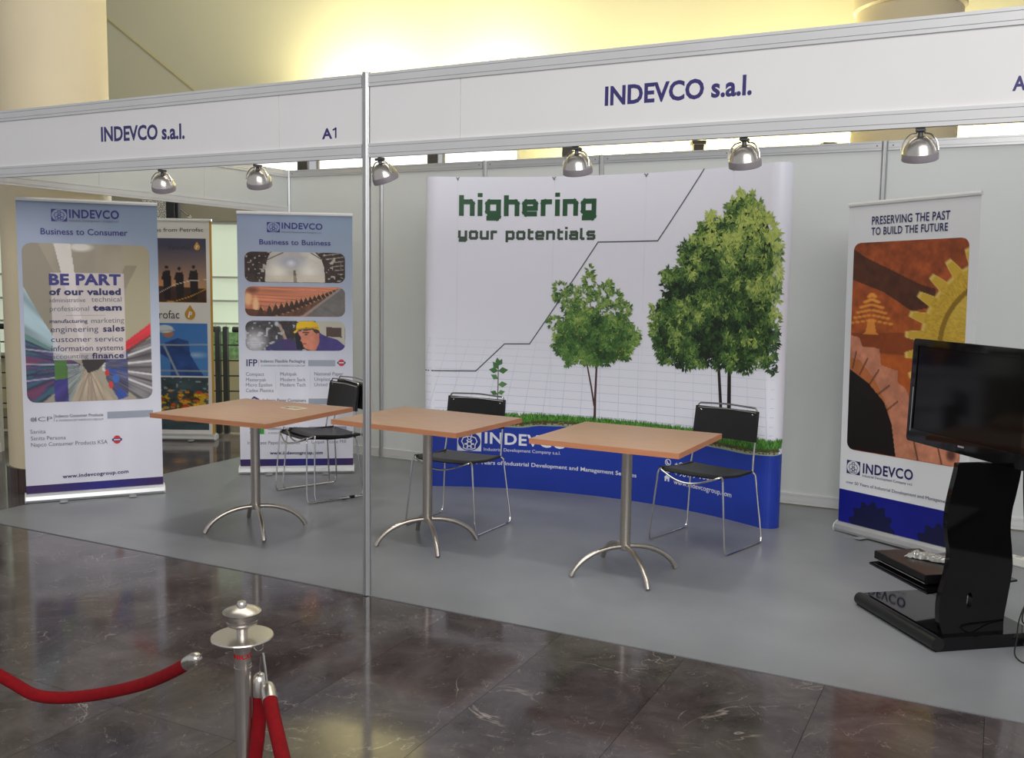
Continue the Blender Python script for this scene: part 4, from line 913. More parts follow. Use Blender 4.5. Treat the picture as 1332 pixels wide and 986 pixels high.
# pale perspective grid drawn on the white ground
P = Print(); gc = (180, 194, 220)
hz = .56; VXS, VZS = 1.35, 1.75
for k, z in enumerate((.60, .655, .715, .775, .835, .895, .955, 1.01, 1.065, 1.12)):
    fade = k / 12.0; c = tuple(int(a + (238 - a) * fade) for a in gc); u = -.12; pts = [(u + .07 * j, z - .018 * math.sin((u + .07 * j) / 2.6 * PI)) for j in range(40)]
    pts = [q for q in pts if q[0] < LARC + .1]; P.line(pts, .0028, c, 1)
for k in range(-12, 22):
    ub = 1.25 + k * .118 * 1.25; pts = []
    for j in range(14):
        z = .50 + .62 * j / 13; q = (z - .50) / 1.9; lean = (1.25 - ub) * -.0
        u = ub + (.26 * q * 2.2 if ub < 1.25 else -.10 * q * (ub - 1.25)) * min(1, abs(ub - 1.25) * .9)
        pts.append((u, z))
    pts = [q for q in pts if -.12 < q[0] < LARC + .1]
    for j in range(len(pts) - 1):
        fade = j / 15.0; c = tuple(int(a + (238 - a) * fade) for a in gc); P.line(pts[j:j + 2], .0026, c, 1)
P.build('pale_grid', pop, fpop, M_print_g)
# rising line
P = Print(); P.line([(-.12, .878), (.08, .878), (.304, .880), (.519, 1.088), (.708, 1.093), (1.212, 1.837), (1.666, 1.842), (2.005, 2.306)], .0085, (84, 96, 92), 2, .03); P.build('rising_line', pop, fpop, M_print_g)
# trees
def in_poly(x, y, p):
    r = False; n = len(p)
    for i in range(n):
        x0, y0 = p[i]; x1, y1 = p[(i + 1) % n]
        if (y0 > y) != (y1 > y) and x < (x1 - x0) * (y - y0) / (y1 - y0) + x0: r = not r
    return r
def leaf(P, u, z, L, ang, c, layer, wd=.36):
    d = Vector((math.cos(ang), math.sin(ang))); n = Vector((-d.y, d.x)); p = Vector((u, z))
    P.poly([tuple(p), tuple(p + d * L * .45 + n * L * wd * .5), tuple(p + d * L), tuple(p + d * L * .45 - n * L * wd * .5)], c, layer)
def crown(P, poly, n_cl, L, dark, mid, lite, base, seed, gap=.08, topl=0.0):
    rs = random.Random(seed); us = [q[0] for q in poly]; zs = [q[1] for q in poly]; u0, u1, z0, z1 = min(us), max(us), min(zs), max(zs)
    cx, cz = sum(us) / len(us), sum(zs) / len(zs); inner = [(cx + (a - cx) * .90, cz + (b - cz) * .92) for a, b in poly]
    P.poly(inner, base, 3); npv = np.array
    G = np.random.RandomState(seed).rand(40, 40)
    def nz(a, b):
        a = (a - u0) * 9; b = (b - z0) * 9; i, j = int(a), int(b); f, g = a - i, b - j; i %= 39; j %= 39
        return (G[j, i] * (1 - f) + G[j, i + 1] * f) * (1 - g) + (G[j + 1, i] * (1 - f) + G[j + 1, i + 1] * f) * g
    k = 0; pts = []
    while k < n_cl:
        u = rs.uniform(u0, u1); z = rs.uniform(z0, z1)
        if not in_poly(u, z, poly): continue
        k += 1; pts.append((u, z))
    pts.sort(key=lambda q: q[1] + rs.uniform(-.12, .12))
    for idx, (u, z) in enumerate(pts):
        v = nz(u, z); edge = not in_poly(cx + (u - cx) * 1.12, cz + (z - cz) * 1.12, poly); h = (z - z0) / (z1 - z0)
        v = .5 * v + .5 * nz(u * 2.7 + .3, z * 2.7); v = (v - .5) * 2.3 + .36
        b = .70 * v + .26 * h + (.20 if edge and h > .25 else .04) + rs.uniform(-.16, .18) + topl * (u - u0) / (u1 - u0) * h
        b = max(0, min(1, b)); a0 = rs.uniform(0, 2 * PI)
        if rs.random() < gap and not edge and v < .4: b = 0
        for q in range(rs.choice((3, 4, 5))):
            t = max(0, min(1, b + rs.uniform(-.14, .14)))
            c = tuple(int(dark[i] + (mid[i] - dark[i]) * t * 2) if t < .5 else int(mid[i] + (lite[i] - mid[i]) * (t - .5) * 2) for i in range(3))
            leaf(P, u, z, L * rs.uniform(.7, 1.25), a0 + rs.uniform(-1.2, 1.2) if rs.random() < .6 else -PI / 2 + rs.uniform(-1, 1), c, 4 + (idx * 5 // len(pts)) + rs.random() * .8)
def trunk(P, pts, w0, w1, c, layer=2):
    for i in range(len(pts) - 1):
        a = Vector(pts[i]); b = Vector(pts[i + 1]); n = Vector((-(b - a).y, (b - a).x)).normalized(); k = len(pts) - 1; wa = w0 + (w1 - w0) * i / k; wb = w0 + (w1 - w0) * (i + 1) / k
        P.poly([tuple(a + n * wa / 2), tuple(a - n * wa / 2), tuple(b - n * wb / 2), tuple(b + n * wb / 2)], c, layer)
P = Print(); trunk(P, [(2.262, .55), (2.266, .75), (2.256, 1.06)], .036, .026, (38, 30, 28)); trunk(P, [(2.215, .55), (2.20, .75), (2.168, 1.05)], .026, .022, (44, 34, 34))
crown(P, S_['pop']['bc'], 3400, .036, (16, 30, 18), (60, 98, 44), (188, 202, 104), (26, 44, 24), 5, .1, .55); P.build('large_tree', pop, fpop, M_print_g)['label'] = 'large dense printed tree on the right'
P = Print(); trunk(P, [(1.217, .56), (1.217, .72), (1.224, 1.02)], .020, .014, (84, 52, 52)); trunk(P, [(1.212, .66), (1.185, .8), (1.140, 1.0)], .014, .011, (92, 58, 56))
for q in ((1.22, 1.0, 1.19, 1.35), (1.14, 1.0, 1.03, 1.2), (1.22, 1.02, 1.36, 1.22), (1.19, 1.2, 1.15, 1.5)): trunk(P, [q[:2], q[2:]], .010, .004, (80, 56, 50), 3)
mc = [(a + .03 * (1 if a > 1.17 else -1) * 0, b) for a, b in S_['pop']['mc']]
PP = Print()
def crown_light(P, poly, n, seed):
    crown(P, poly, n, .034, (34, 62, 30), (82, 124, 58), (164, 188, 96), (66, 100, 54), seed, .03)
low = [(.895, 1.20), (.88, 1.09), (.96, 1.0), (1.0, .945), (1.06, .99), (1.13, .965), (1.3, .965), (1.40, 1.03), (1.45, 1.01), (1.55, 1.14), (1.50, 1.24), (1.42, 1.34), (1.30, 1.30), (1.15, 1.36), (1.04, 1.40), (.99, 1.33), (.95, 1.26)]
crown_light(P, low, 1050, 8)
rs = random.Random(5)
for (a, b, r_, n_) in ((.93, 1.48, .05, 34), (1.02, 1.44, .07, 60), (1.12, 1.46, .05, 36), (1.155, 1.56, .035, 30), (1.16, 1.64, .018, 14), (1.27, 1.47, .06, 46), (1.35, 1.44, .05, 36), (1.44, 1.37, .035, 26), (1.20, 1.40, .07, 56), (1.36, 1.35, .07, 50), (.89, 1.26, .035, 24), (1.49, 1.18, .05, 34), (1.03, 1.36, .06, 40), (1.30, 1.53, .03, 16)):
    for k in range(n_):
        an = rs.uniform(0, 2 * PI); rr = r_ * math.sqrt(rs.random()) * 1.15; u, z = a + rr * math.cos(an), b + rr * math.sin(an)
        t = rs.random(); c = tuple(int((52, 92, 40)[i] + ((158, 184, 92)[i] - (52, 92, 40)[i]) * t) for i in range(3))
        for q in range(3): leaf(P, u, z, .034 * rs.uniform(.7, 1.2), an + rs.uniform(-1, 1), c, 5 + rs.random() * 3)
for k in range(26): P.disc(rs.uniform(1.0, 1.45), rs.uniform(1.02, 1.4), .0045, (206, 160, 66), 9, 8)
P.build('medium_tree', pop, fpop, M_print_g)['label'] = 'loose printed tree in the middle'
P = Print(); trunk(P, [(.470, .56), (.474, .79), (.474, .935)], .008, .006, (96, 84, 66))
for (u, z, a, L) in ((.474, .885, 172, .062), (.474, .885, 8, .066), (.476, .925, 62, .050), (.474, .90, 128, .06), (.474, .825, 150, .055), (.474, .782, 6, .062), (.472, .71, 160, .052), (.472, .718, 15, .05), (.474, .93, 100, .05)):
    leaf(P, u, z, L * 1.15, R(a), (74, 120, 70) if a % 3 else (98, 142, 88), 3, .66)
P.build('seedling', pop, fpop, M_print_g)['label'] = 'small printed seedling on the left'
# grass and soil strip
P = Print(); rs = random.Random(11)
for k in range(n):
    a = -.05 + (LARC + SE) * k / n; b = -.05 + (LARC + SE) * (k + 1) / n
    P.poly([(a, soil_z(a) - .004), (b, soil_z(b) - .004), (b, soil_z(b) + .022 + .01 * math.sin(b * 17)), (a, soil_z(a) + .022 + .01 * math.sin(a * 17))], (150, 166, 140), 2)
    P.poly([(a, soil_z(a) + .016), (b, soil_z(b) + .016), (b, .545), (a, .545)], (64, 92, 42) if rs.random() < .7 else (84, 70, 44), 3)
for k in range(420):
    u = rs.uniform(-.05, LARC + .12); P.disc(u, soil_z(u) + rs.uniform(.008, .03), rs.uniform(.004, .014), rs.choice([(112, 86, 54), (88, 66, 44), (146, 128, 84), (70, 60, 40)]), 4, 6, ry=.005)
for k in range(5200):
    u = rs.uniform(-.08, LARC + .14); z = rs.uniform(soil_z(u) + .03, .545); h = rs.uniform(.020, .045) * (1.15 if z > .52 else 1); a = PI / 2 + rs.uniform(-.7, .7)
    t = rs.random(); c = tuple(int((34, 84, 26)[i] + ((116, 176, 70)[i] - (34, 84, 26)[i]) * t) for i in range(3)); leaf(P, u, z, h, a, c, 5 + rs.random() * 3, .16)
P.build('grass_strip', pop, fpop, M_print_g)
# slogan in blocky letters built from strokes
def blk(P, txt, u0, zb, xh, asc, adv, sw, col, layer=3, par=None):
    # strokes in a cell of width 1 (x) ; y in units: 0 base, 1 x-height, A ascender, -d descender
    A = asc / xh; G = {
        'h': ([[(0, 0), (0, A)], [(0, 1), (.85, 1), (1, .85), (1, 0)]], 1), 'i': ([[(0, 0), (0, 1)]], 0), 'n': ([[(0, 0), (0, 1)], [(0, 1), (.85, 1), (1, .85), (1, 0)]], 1),
        'g': ([[(1, .05), (.15, .05), (0, .2), (0, .85), (.15, 1), (1, 1), (1, -.22), (.85, -.36), (.08, -.36)]], 1), 'e': ([[(.95, 0), (.15, 0), (0, .15), (0, .85), (.15, 1), (.85, 1), (1, .85), (1, .46), (0, .46)]], 1),
        'r': ([[(0, 0), (0, 1)], [(0, .85), (.2, 1), (.62, 1)]], .62), 'y': ([[(0, 1), (0, .2), (.15, .05), (1, .05)], [(1, 1), (1, -.22), (.85, -.36), (.08, -.36)]], 1),
        'o': ([[(.15, 0), (0, .15), (0, .85), (.15, 1), (.85, 1), (1, .85), (1, .15), (.85, 0), (.15, 0)]], 1), 'u': ([[(0, 1), (0, .15), (.15, 0), (1, 0), (1, 1)]], 1),
        'p': ([[(0, -.38), (0, 1), (.85, 1), (1, .85), (1, .15), (.85, 0), (0, 0)]], 1), 't': ([[(.1, A * .93), (.1, .15), (.25, 0), (.62, 0)], [(.1, 1), (.62, 1)]], .62),
        'a': ([[(.1, 1), (.85, 1), (1, .85), (1, 0), (.15, 0), (0, .12), (0, .45), (.15, .56), (1, .56)]], 1), 'l': ([[(0, A), (0, .15), (.15, 0), (.36, 0)]], .36), 's': ([[(.95, 1), (.15, 1), (0, .86), (0, .66), (.14, .52), (.86, .52), (1, .38), (1, .14), (.85, 0), (.05, 0)]], .95)}
    u = u0
    for ch in txt:
        if ch == ' ': u += adv * .62; continue
        st, wdt = G[ch]; cw = adv * .60
        P = Print() if par else P
        for s_ in st:
            pts = [(u + x * cw + sw / 2, zb + sw / 2 + y * (xh - sw)) for x, y in s_]; P.line(pts, sw, col, layer)
        if ch == 'i': P.rect(u, zb + asc - sw * .8, u + sw, zb + asc, col, layer)
        if par: P.build('letter', par, fpop, M_print_g)
        u += wdt * cw + sw + adv * .16
    return u
def fit_blk(P, txt, u0, u1, zb, xh, asc, sw, col):
    adv = .1
    for _ in range(20):
        e = blk(Print(), txt, 0, 0, xh, asc, adv, sw, (0.1, 0.1, 0.1)) - adv * .16; adv *= (u1 - u0) / e
    blk(P, txt, u0, zb, xh, asc, adv, sw, col, 3, pop)
fit_blk(P, 'highering', .168, 1.193, 2.022, .122, .168, .036, INK['gn']); fit_blk(P, 'your potentials', .163, 1.188, 1.852, .067, .094, .0195, (66, 84, 70))
P = Print(); emblem(P, .170, .274, .352, .420, (226, 228, 238), (30, 54, 150), 2); P.build('emblem', pop, fpop, M_print_g)
writing(T_['pop'], pop, fpop, M_print_g, 3); P = Print(); w_ = INK['wh']
P.ring(1.799, .314, .019, .024, w_, 3); P.line([(1.790, .322), (1.793, .308), (1.806, .303)], .008, w_, 3)
P.poly([(1.770, .205), (1.795, .229), (1.820, .205)], w_, 3); P.rect(1.777, .180, 1.790, .206, w_, 3); P.rect(1.800, .180, 1.813, .206, w_, 3); P.rect(1.79, .196, 1.80, .206, w_, 3); P.rect(1.784, .243, 1.815, .262, w_, 3)
P.build('contact_symbols', pop, fpop, M_print_g)['kind'] = 'stuff'
# ================================================================== TABLES
def table(label, cx, cy, sx, sy, rz, feet_rot, H=.75):
    t = thing('cafe_table', label, 'table', (cx, cy, .004), rz, 'square cafe tables')
    mb = MB(); mb.cbox((0, 0, H - .004 - .014), (sx, sy, .0275)); top = mb.build('tabletop', M_wood, t)
    for (a, b, c, d) in ((-sx / 2 - .0012, -sy / 2 - .0012, sx / 2 + .0012, -sy / 2), (-sx / 2 - .0012, sy / 2, sx / 2 + .0012, sy / 2 + .0012), (-sx / 2 - .0012, -sy / 2, -sx / 2, sy / 2), (sx / 2, -sy / 2, sx / 2 + .0012, sy / 2)):
        mb = MB(); mb.box((a, b, H - .0317), (c, d, H - .0045)); mb.build('edge_band', M_wood_e, top)
    mb = MB(); mb.cbox((0, 0, H - .036), (.22, .22, .008)); mb.lathe([(.050, H - .058), (.050, H - .04)], 24); mb.build('mounting_plate', M_steel, t)
    mb = MB(); mb.lathe([(.022, .128), (.027, .132), (.0285, .14), (.0285, H - .04)], 32); mb.build('column', M_steel, t)
    for k in range(4):
        a = feet_rot + R(45 + 90 * k); pts = []
        for j in range(15):
            q = j / 14; an = q * R(74); r_ = .026 + .278 * math.sin(an) / math.sin(R(74)); z = .006 + .142 * (math.cos(an) - math.cos(R(74))) / (1 - math.cos(R(74))); pts.append((r_ * math.cos(a), r_ * math.sin(a), z))
        pts = [(.0 * math.cos(a), 0, pts[0][2])] + pts
        mb = MB(); mb.tube(pts, [.0135] * len(pts), 12); mb.build('leg', M_steel, t)
    return t
table('square beech cafe table furthest left, with a leaflet on it', -1.318, .676, .865, .83, R(1.5), R(4))
table('square beech cafe table in the middle, just right of the front post', -.235, .935, .865, .70, R(-3.5), R(2))
table('square beech cafe table on the right, in front of the curved display', .99, .965, .805, .715, R(-1.5), R(0))
mb = MB(); mb.box((-.075, -.05, 0), (.075, .05, .0012)); lf = mb.build('leaflet', mat('leaflet_paper', (206, 200, 178), .5, 0, .4), None, (-1.18, .875, .7500), (0, 0, R(-12)))
props(lf, 'small pale printed leaflet lying on the left cafe table', 'leaflet')
P = Print(); P.rect(-.06, -.04, -.01, .0, (92, 96, 88), 1); P.rect(.0, -.03, .06, .03, (150, 148, 120), 1); P.rect(-.06, .012, .04, .03, (98, 100, 94), 1); P.build('printing', lf, lambda u, z, f: (u, z, .0013 + f * .3), M_print)

# ================================================================== WIRE CHAIRS
def chair(clips=False):
    t = thing('wire_chair', 'x', 'chair', (0, 0, 0), 0, 'black leather wire chairs')
    r = .0055
    for s in (-1, 1):
        pts = [(s * .205, -.185, .452), (s * .218, -.195, .43), (s * .255, -.215, .04), (s * .258, -.205, .0055), (s * .262, .205, .0055), (s * .258, .220, .04), (s * .222, .185, .42), (s * .205, .172, .435), (s * .19, .165, .432)]
        mb = MB(); mb.tube(smooth_path(pts, [.01, .012, .02, .03, .03, .02, .012, .012, .01], 5), r, 8); mb.build('sled_leg', M_chrome, t)
    # front bar sagging between the legs
    mb = MB(); pts = [(-.205, -.185, .452)] + [(-.19 + .38 * k / 10, -.205 - .03 * math.sin(PI * k / 10), .445 - .050 * math.sin(PI * k / 10)) for k in range(11)] + [(.205, -.185, .452)]
    mb.tube(catmull(pts, 3), r, 8); pts = [(-.19, .168, .432), (-.1, .178, .405), (0, .18, .395), (.1, .178, .405), (.19, .168, .432)]; mb.tube(catmull(pts, 5), r, 8)
    for s in (-1, 1): mb.tube([(s * .205, -.185, .452), (s * .205, 0, .432), (s * .205, .172, .435)], r, 8)
    mb.build('seat_frame', M_chrome, t)
    mb = MB(); pts = [(-.212, .165, .43), (-.208, .178, .5), (-.205, .215, .79), (-.195, .219, .812), (0, .232, .820), (.195, .219, .812), (.205, .215, .79), (.208, .178, .5), (.212, .165, .43)]
    mb.tube(smooth_path(pts, [.01, .02, .02, .02, .05, .02, .02, .02, .01], 5), r, 8); mb.tube([(-.205, .214, .785), (0, .217, .792), (.205, .214, .785)], .0045, 8); mb.build('back_frame', M_chrome, t)
    # sling seat
    mb = MB(); nx, ny = 12, 10; vs = []; fs = []
    for lay in (0, 1):
        for j in range(ny + 1):
            for i in range(nx + 1):
                x = -.213 + .426 * i / nx; q = j / ny; y = -.195 + .385 * q; e = 1 - (2 * i / nx - 1) ** 2
                z = .459 - .022 * math.sin(min(1, q * 1.1) * PI * .5) - .010 * e * (.5 + .5 * math.sin(PI * q)) - (.016 if q == 0 else 0); vs.append((x, y, z - .006 * lay))
    N = (nx + 1) * (ny + 1); I = lambda i, j, l: l * N + j * (nx + 1) + i
    for j in range(ny):
        for i in range(nx): fs += [(I(i, j, 0), I(i + 1, j, 0), I(i + 1, j + 1, 0), I(i, j + 1, 0)), (I(i, j, 1), I(i, j + 1, 1), I(i + 1, j + 1, 1), I(i + 1, j, 1))]
    for i in range(nx): fs += [(I(i, 0, 0), I(i, 0, 1), I(i + 1, 0, 1), I(i + 1, 0, 0)), (I(i, ny, 0), I(i + 1, ny, 0), I(i + 1, ny, 1), I(i, ny, 1))]
    for j in range(ny): fs += [(I(0, j, 0), I(0, j + 1, 0), I(0, j + 1, 1), I(0, j, 1)), (I(nx, j, 0), I(nx, j, 1), I(nx, j + 1, 1), I(nx, j + 1, 0))]
    mb.add(vs, fs, 0, True)
    for s in (-1, 1): mb.tube([(s * .207, -.185, .452), (s * .207, 0, .434), (s * .207, .17, .436)], .0095, 8)
    mb.build('seat', M_blk_leather, t)
    mb = MB(); nx, ny = 12, 6; vs = []; fs = []
    for lay in (0, 1):
        for j in range(ny + 1):
            for i in range(nx + 1):
                x = -.216 + .432 * i / nx; z = .612 + .183 * j / ny; e = 1 - (2 * i / nx - 1) ** 2; y = .186 + .030 * j / ny + .012 * e - .006; vs.append((x, y + .007 * lay, z))
    N = (nx + 1) * (ny + 1)
    for j in range(ny):
        for i in range(nx): fs += [(I(i, j, 0), I(i + 1, j, 0), I(i + 1, j + 1, 0), I(i, j + 1, 0)), (I(i, j, 1), I(i, j + 1, 1), I(i + 1, j + 1, 1), I(i + 1, j, 1))]
    for i in range(nx): fs += [(I(i, 0, 0), I(i, 0, 1), I(i + 1, 0, 1), I(i + 1, 0, 0)), (I(i, ny, 0), I(i + 1, ny, 0), I(i + 1, ny, 1), I(i, ny, 1))]
    for j in range(ny): fs += [(I(0, j, 0), I(0, j + 1, 0), I(0, j + 1, 1), I(0, j, 1)), (I(nx, j, 0), I(nx, j, 1), I(nx, j + 1, 1), I(nx, j + 1, 0))]
    mb.add(vs, fs, 0, True)
    for s in (-1, 1): mb.tube([(s * .207, .196, .612), (s * .206, .217, .795)], .0095, 8)
    bk = mb.build('backrest', M_blk_leather, t)
    for s in (-1, 1):
        mb = MB(); mb.lathe([(.0045, 0), (.0045, .004), (.002, .006)], 10); mb.build('stud', M_chrome, bk, (s * .175, .211, .772), (R(90), 0, 0))
    if clips:
        mb = MB()
        mb.box((.253, .05, .0), (.272, .085, .018)); mb.build('floor_clip', M_blk, t, bevel=.002)
    return t
ch = chair()
def put(c, x, y, z, rz, lab, tilt=0): c.location = (x, y, z); c.rotation_euler = (tilt, 0, rz); c['label'] = lab
put(ch, 1.195, 1.80, .004, R(-15), 'black wire chair behind the right table, in front of the curved display')
c2 = copy_tree(ch); put(c2, -.30, 1.41, .004, R(-2), 'black wire chair pushed up behind the middle table')
c3 = chair(True); put(c3, -1.615, 1.66, .004, R(-25), 'lower of the two black wire chairs stacked beside the left table')
c4 = copy_tree(c3); put(c4, -1.548, 1.662, .0225, R(-25), 'upper of the two black wire chairs stacked beside the left table')

# ================================================================== TELEVISION STAND
Fc = Vector((2.546, .564)); av = Vector((.62, -.785)).normalized(); bv = Vector((.785, .62)).normalized(); ang = math.atan2(av.y, av.x)
O = Fc - av * .305 + bv * .25         # centre of the base; local x = av, local y = bv
tv_s = thing('television_stand', 'black glossy television stand with wavy upright and low shelf at the right edge', 'stand', (O.x, O.y, .004), ang)
pr = [(-.25, .0), (.25, .0), (.25, .060), (-.205, .060), (-.228, .056), (-.245, .042), (-.25, .022)]
mb = MB(); mb.prism(pr, 'x', -.305, .305); mb.build('base', M_gloss, tv_s, bevel=.004)
mb = MB(); mb.tube([(-.306, -.236, .034), (.306, -.236, .034)], .030, 16)
mb.build('rolled_edge', M_blk, tv_s)
def loc2(x, y): d = Vector((x, y)) - O; return (d.dot(av), d.dot(bv))
# wavy board standing along the near side of the base
le = [(.035, .05), (.010, .12), (.004, .19), (.010, .25), (.030, .33), (.040, .42), (.028, .48), (.018, .55), (.022, .63), (.034, .70), (.050, .78), (.054, .812)]
re = [(.326, .05), (.324, .12), (.334, .20), (.347, .30), (.350, .36), (.340, .44), (.328, .52), (.330, .60), (.342, .66), (.358, .75), (.364, .812)]
def prof(q): return [(p.x, p.y) for p in catmull([(a, b, 0) for a, b in q], 5)]
out = [(a - .23, b) for a, b in prof(le)] + [(a - .23, b) for a, b in reversed(prof(re))]
mb = MB(); mb.prism(out, 'x', .255, .283); bd = mb.build('wavy_upright', M_gloss, tv_s)
for zc in (.211,):
    cb = MB(); cb.prism([(-.23 + .149 + .014 * math.cos(2 * PI * k / 20), zc + .036 * math.sin(2 * PI * k / 20)) for k in range(20)], 'x', .2, .34); cut = cb.build('cutter', M_gloss, tv_s)
    bo = bd.modifiers.new('hole', 'BOOLEAN'); bo.object = cut; bo.operation = 'DIFFERENCE'; bo.solver = 'EXACT'
    bpy.context.view_layer.update(); dg = bpy.context.evaluated_depsgraph_get(); nm = bpy.data.meshes.new_from_object(bd.evaluated_get(dg)); bd.modifiers.clear(); bd.data = nm; bpy.data.objects.remove(cut)
F2 = loc2(2.498, .648); L2 = loc2(2.218, 1.012); R2 = loc2(2.852, 1.056)
mb = MB(); mb.prism([F2, L2, (L2[0] + (R2[0] - F2[0]), L2[1] + (R2[1] - F2[1])), R2][::-1], 'z', .222, .231); mb.build('shelf', M_gloss, tv_s, bevel=.001)
mb = MB(); mb.box((.10, -.06, .06), (.25, .10, .222)); 
mb = MB(); mb.box((.20, .055, .70), (.253, .125, 1.12)); mb.box((.02, .07, 1.00), (.20, .11, 1.10)); mb.build('neck_bracket', M_blk, tv_s, bevel=.003)
# television
TL = Vector((2.330, 1.147)); ta = Vector((.63, -.7766)).normalized(); tang = math.atan2(ta.y, ta.x)
tv = thing('television', 'black flat television with glossy frame mounted on the wavy stand', 'television', (TL.x + ta.x * .395, TL.y + ta.y * .395, 0), tang)
tv.rotation_euler = (R(-1.5), 0, tang); Wt = .79
zb, zt = .822, 1.313
def rr2(x0, z0, x1, z1, r, n=5):
    o = []
    for (cx, cz, a0) in ((x1 - r, z1 - r, 0), (x0 + r, z1 - r, 90), (x0 + r, z0 + r, 180), (x1 - r, z0 + r, 270)):
        for k in range(n + 1): a = R(a0 + 90 * k / n); o.append((cx + r * math.cos(a), cz + r * math.sin(a)))
    return o
def frame_mesh(mb, ox, ix, y0, y1):
    n = len(ox); vs = [(p[0], y0, p[1]) for p in ox] + [(p[0], y0, p[1]) for p in ix] + [(p[0], y1, p[1]) for p in ox] + [(p[0], y1, p[1]) for p in ix]; fs = []
    for i in range(n):
        j = (i + 1) % n; fs += [(i, j, n + j, n + i), (2 * n + i, 3 * n + i, 3 * n + j, 2 * n + j), (i, 2 * n + i, 2 * n + j, j), (n + i, n + j, 3 * n + j, 3 * n + i)]
    mb.add(vs, fs)
mb = MB(); frame_mesh(mb, rr2(-Wt / 2, zb, Wt / 2, zt, .018), rr2(-Wt / 2 + .036, zb + .062, Wt / 2 - .036, zt - .036, .003), -.010, .030); mb.build('front_frame', M_gloss, tv, bevel=.002)
mb = MB(); mb.box((-Wt / 2 + .035, -.004, zb + .061), (Wt / 2 - .035, .002, zt - .035)); mb.build('screen', M_screen, tv)
mb = MB(); mb.prism(rr2(-Wt / 2 + .01, zb + .01, Wt / 2 - .01, zt - .01, .02), 'y', .028, .060); mb.box((-.25, .06, zb + .08), (.25, .085, zt - .06)); mb.build('rear_housing', M_blk, tv, bevel=.004)
mb = MB(); mb.box((-.018, -.0115, zb + .030), (.022, -.0100, zb + .037)); mb.build('badge', M_alu, tv)['label'] = 'small silver badge'
mb = MB(); mb.box((-Wt / 2 + .026, -.0115, zb + .05), (-Wt / 2 + .029, -.0100, zb + .26)); mb.build('side_light_strip', M_alu, tv)
# disc player
pc = Vector((2.44, .96)); 
dv = thing('disc_player', 'flat black disc player on the shelf of the television stand', 'player', (pc.x, pc.y, .2355), ang)
mb = MB(); mb.box((-.20, -.10, .006), (.20, .14, .050)); mb.build('case', M_blk, dv, bevel=.003)
mb = MB(); mb.box((-.199, -.104, .008), (.199, -.1005, .048)); fp = mb.build('front_panel', M_gloss, dv, bevel=.001)
mb = MB(); mb.box((-.199, -.1055, .010), (.199, -.1042, .0125)); mb.build('silver_line', M_alu, fp)
for x, y in ((-.17, -.08), (.17, -.08), (-.17, .12), (.17, .12)):
    mb = MB(); mb.lathe([(.012, 0), (.012, .006)], 14, (x, y, 0)); mb.build('foot', M_blk, dv)
# remote control in crumpled wrap
rm = thing('remote_control', 'remote control in a crumpled clear wrapper lying on the disc player', 'remote', (pc.x + .045, pc.y + .055, .2865), ang + R(38))
mb = MB(); mb.prism(rr2(-.088, -.021, .088, .021, .01), 'z', .001, .018); mb.build('body', M_blk, rm, bevel=.002)
bm = bmesh.new(); bmesh.ops.create_grid(bm, x_segments=22, y_segments=10, size=1); rs = random.Random(3)
for v in bm.verts: ex = max(abs(v.co.x), abs(v.co.y)); z = .0245 * (1 - max(0, ex - .72) / .28 * .9) + rs.uniform(-.0035, .0045); v.co = Vector((v.co.x * .105 + rs.uniform(-.003, .003), v.co.y * .040 + rs.uniform(-.003, .003), max(.001, z)))
me = bpy.data.meshes.new('wrapper'); bm.to_mesh(me); bm.free(); me.materials.append(M_wrap); o = bpy.data.objects.new('wrapper', me); COL.objects.link(o); o.parent = rm
mb = MB(); mb.box((-.012, -.005, 0), (.012, .005, .003), 0); mb.box((.004, -.005, .003), (.012, .005, .0035), 1)
props(mb.build('tag', [M_white_pl, M_red], None, (pc.x + .16, pc.y - .02, .286), (0, 0, ang)), 'tiny red and white tag on the disc player', 'tag')
# cables and extension socket
wx = 2.93
def cable(name, pts, r, m_, label, cat='cable', n=8):
    mb = MB(); mb.tube(catmull(pts, n), r, 8); return props(mb.build(name, m_), label, cat)
so = thing('extension_socket', 'white plastic extension socket block on the floor by the back wall', 'socket', (2.885, 2.20, .004), R(-30))
mb = MB(); mb.box((-.11, -.028, 0), (.11, .028, .05)); bx = mb.build('housing', M_white_pl, so, bevel=.006)
for k in range(3):
    mb = MB(); mb.lathe([(.019, 0), (.019, .0015), (.016, .0015), (.016, .0005)], 20); mb.build('outlet', M_kgrey, bx, (-.068 + .068 * k, 0, .0502))
cable('power_cable', [(2.80, 2.18, .03), (2.74, 2.26, .10), (2.72, 2.5, .22), (2.78, 2.9, .42), (2.80, 3.05, .60)], .004, M_white_pl, 'white power cable rising from the extension socket to the back wall')
q1 = O + av * .29 + bv * .13
cable('television_cable', [(q1.x, q1.y, .95), (q1.x + .01, q1.y + .01, .7), (q1.x + .035, q1.y + .025, .42), (q1.x + .05, q1.y + .06, .22), (q1.x + .04, q1.y + .0, .12), (q1.x + .10, q1.y + .16, .072), (q1.x + .24, q1.y + .22, .078)], .0032, M_cord_b, 'thin black cable hanging down the wavy upright of the television stand')
cable('loose_cable', [(q1.x + .07, q1.y + .18, .20), (q1.x + .03, q1.y + .02, .13), (q1.x + .02, q1.y - .09, .07), (q1.x + .02, q1.y - .16, .012), (q1.x + .10, q1.y - .22, .008), (q1.x + .28, q1.y - .12, .008), (q1.x + .5, q1.y + .02, .008)], .003, M_cord_b, 'black cable looping down onto the floor beside the stand base')
pg = thing('power_plug', 'white power plug lying by the near corner of the television stand base', 'plug', (2.905, .80, .004), R(20))
mb = MB(); mb.lathe([(.012, 0), (.019, .008), (.019, .03), (.012, .036)], 16); mb.build('body', M_white_pl, pg, (0, 0, .019), (0, R(90), 0))
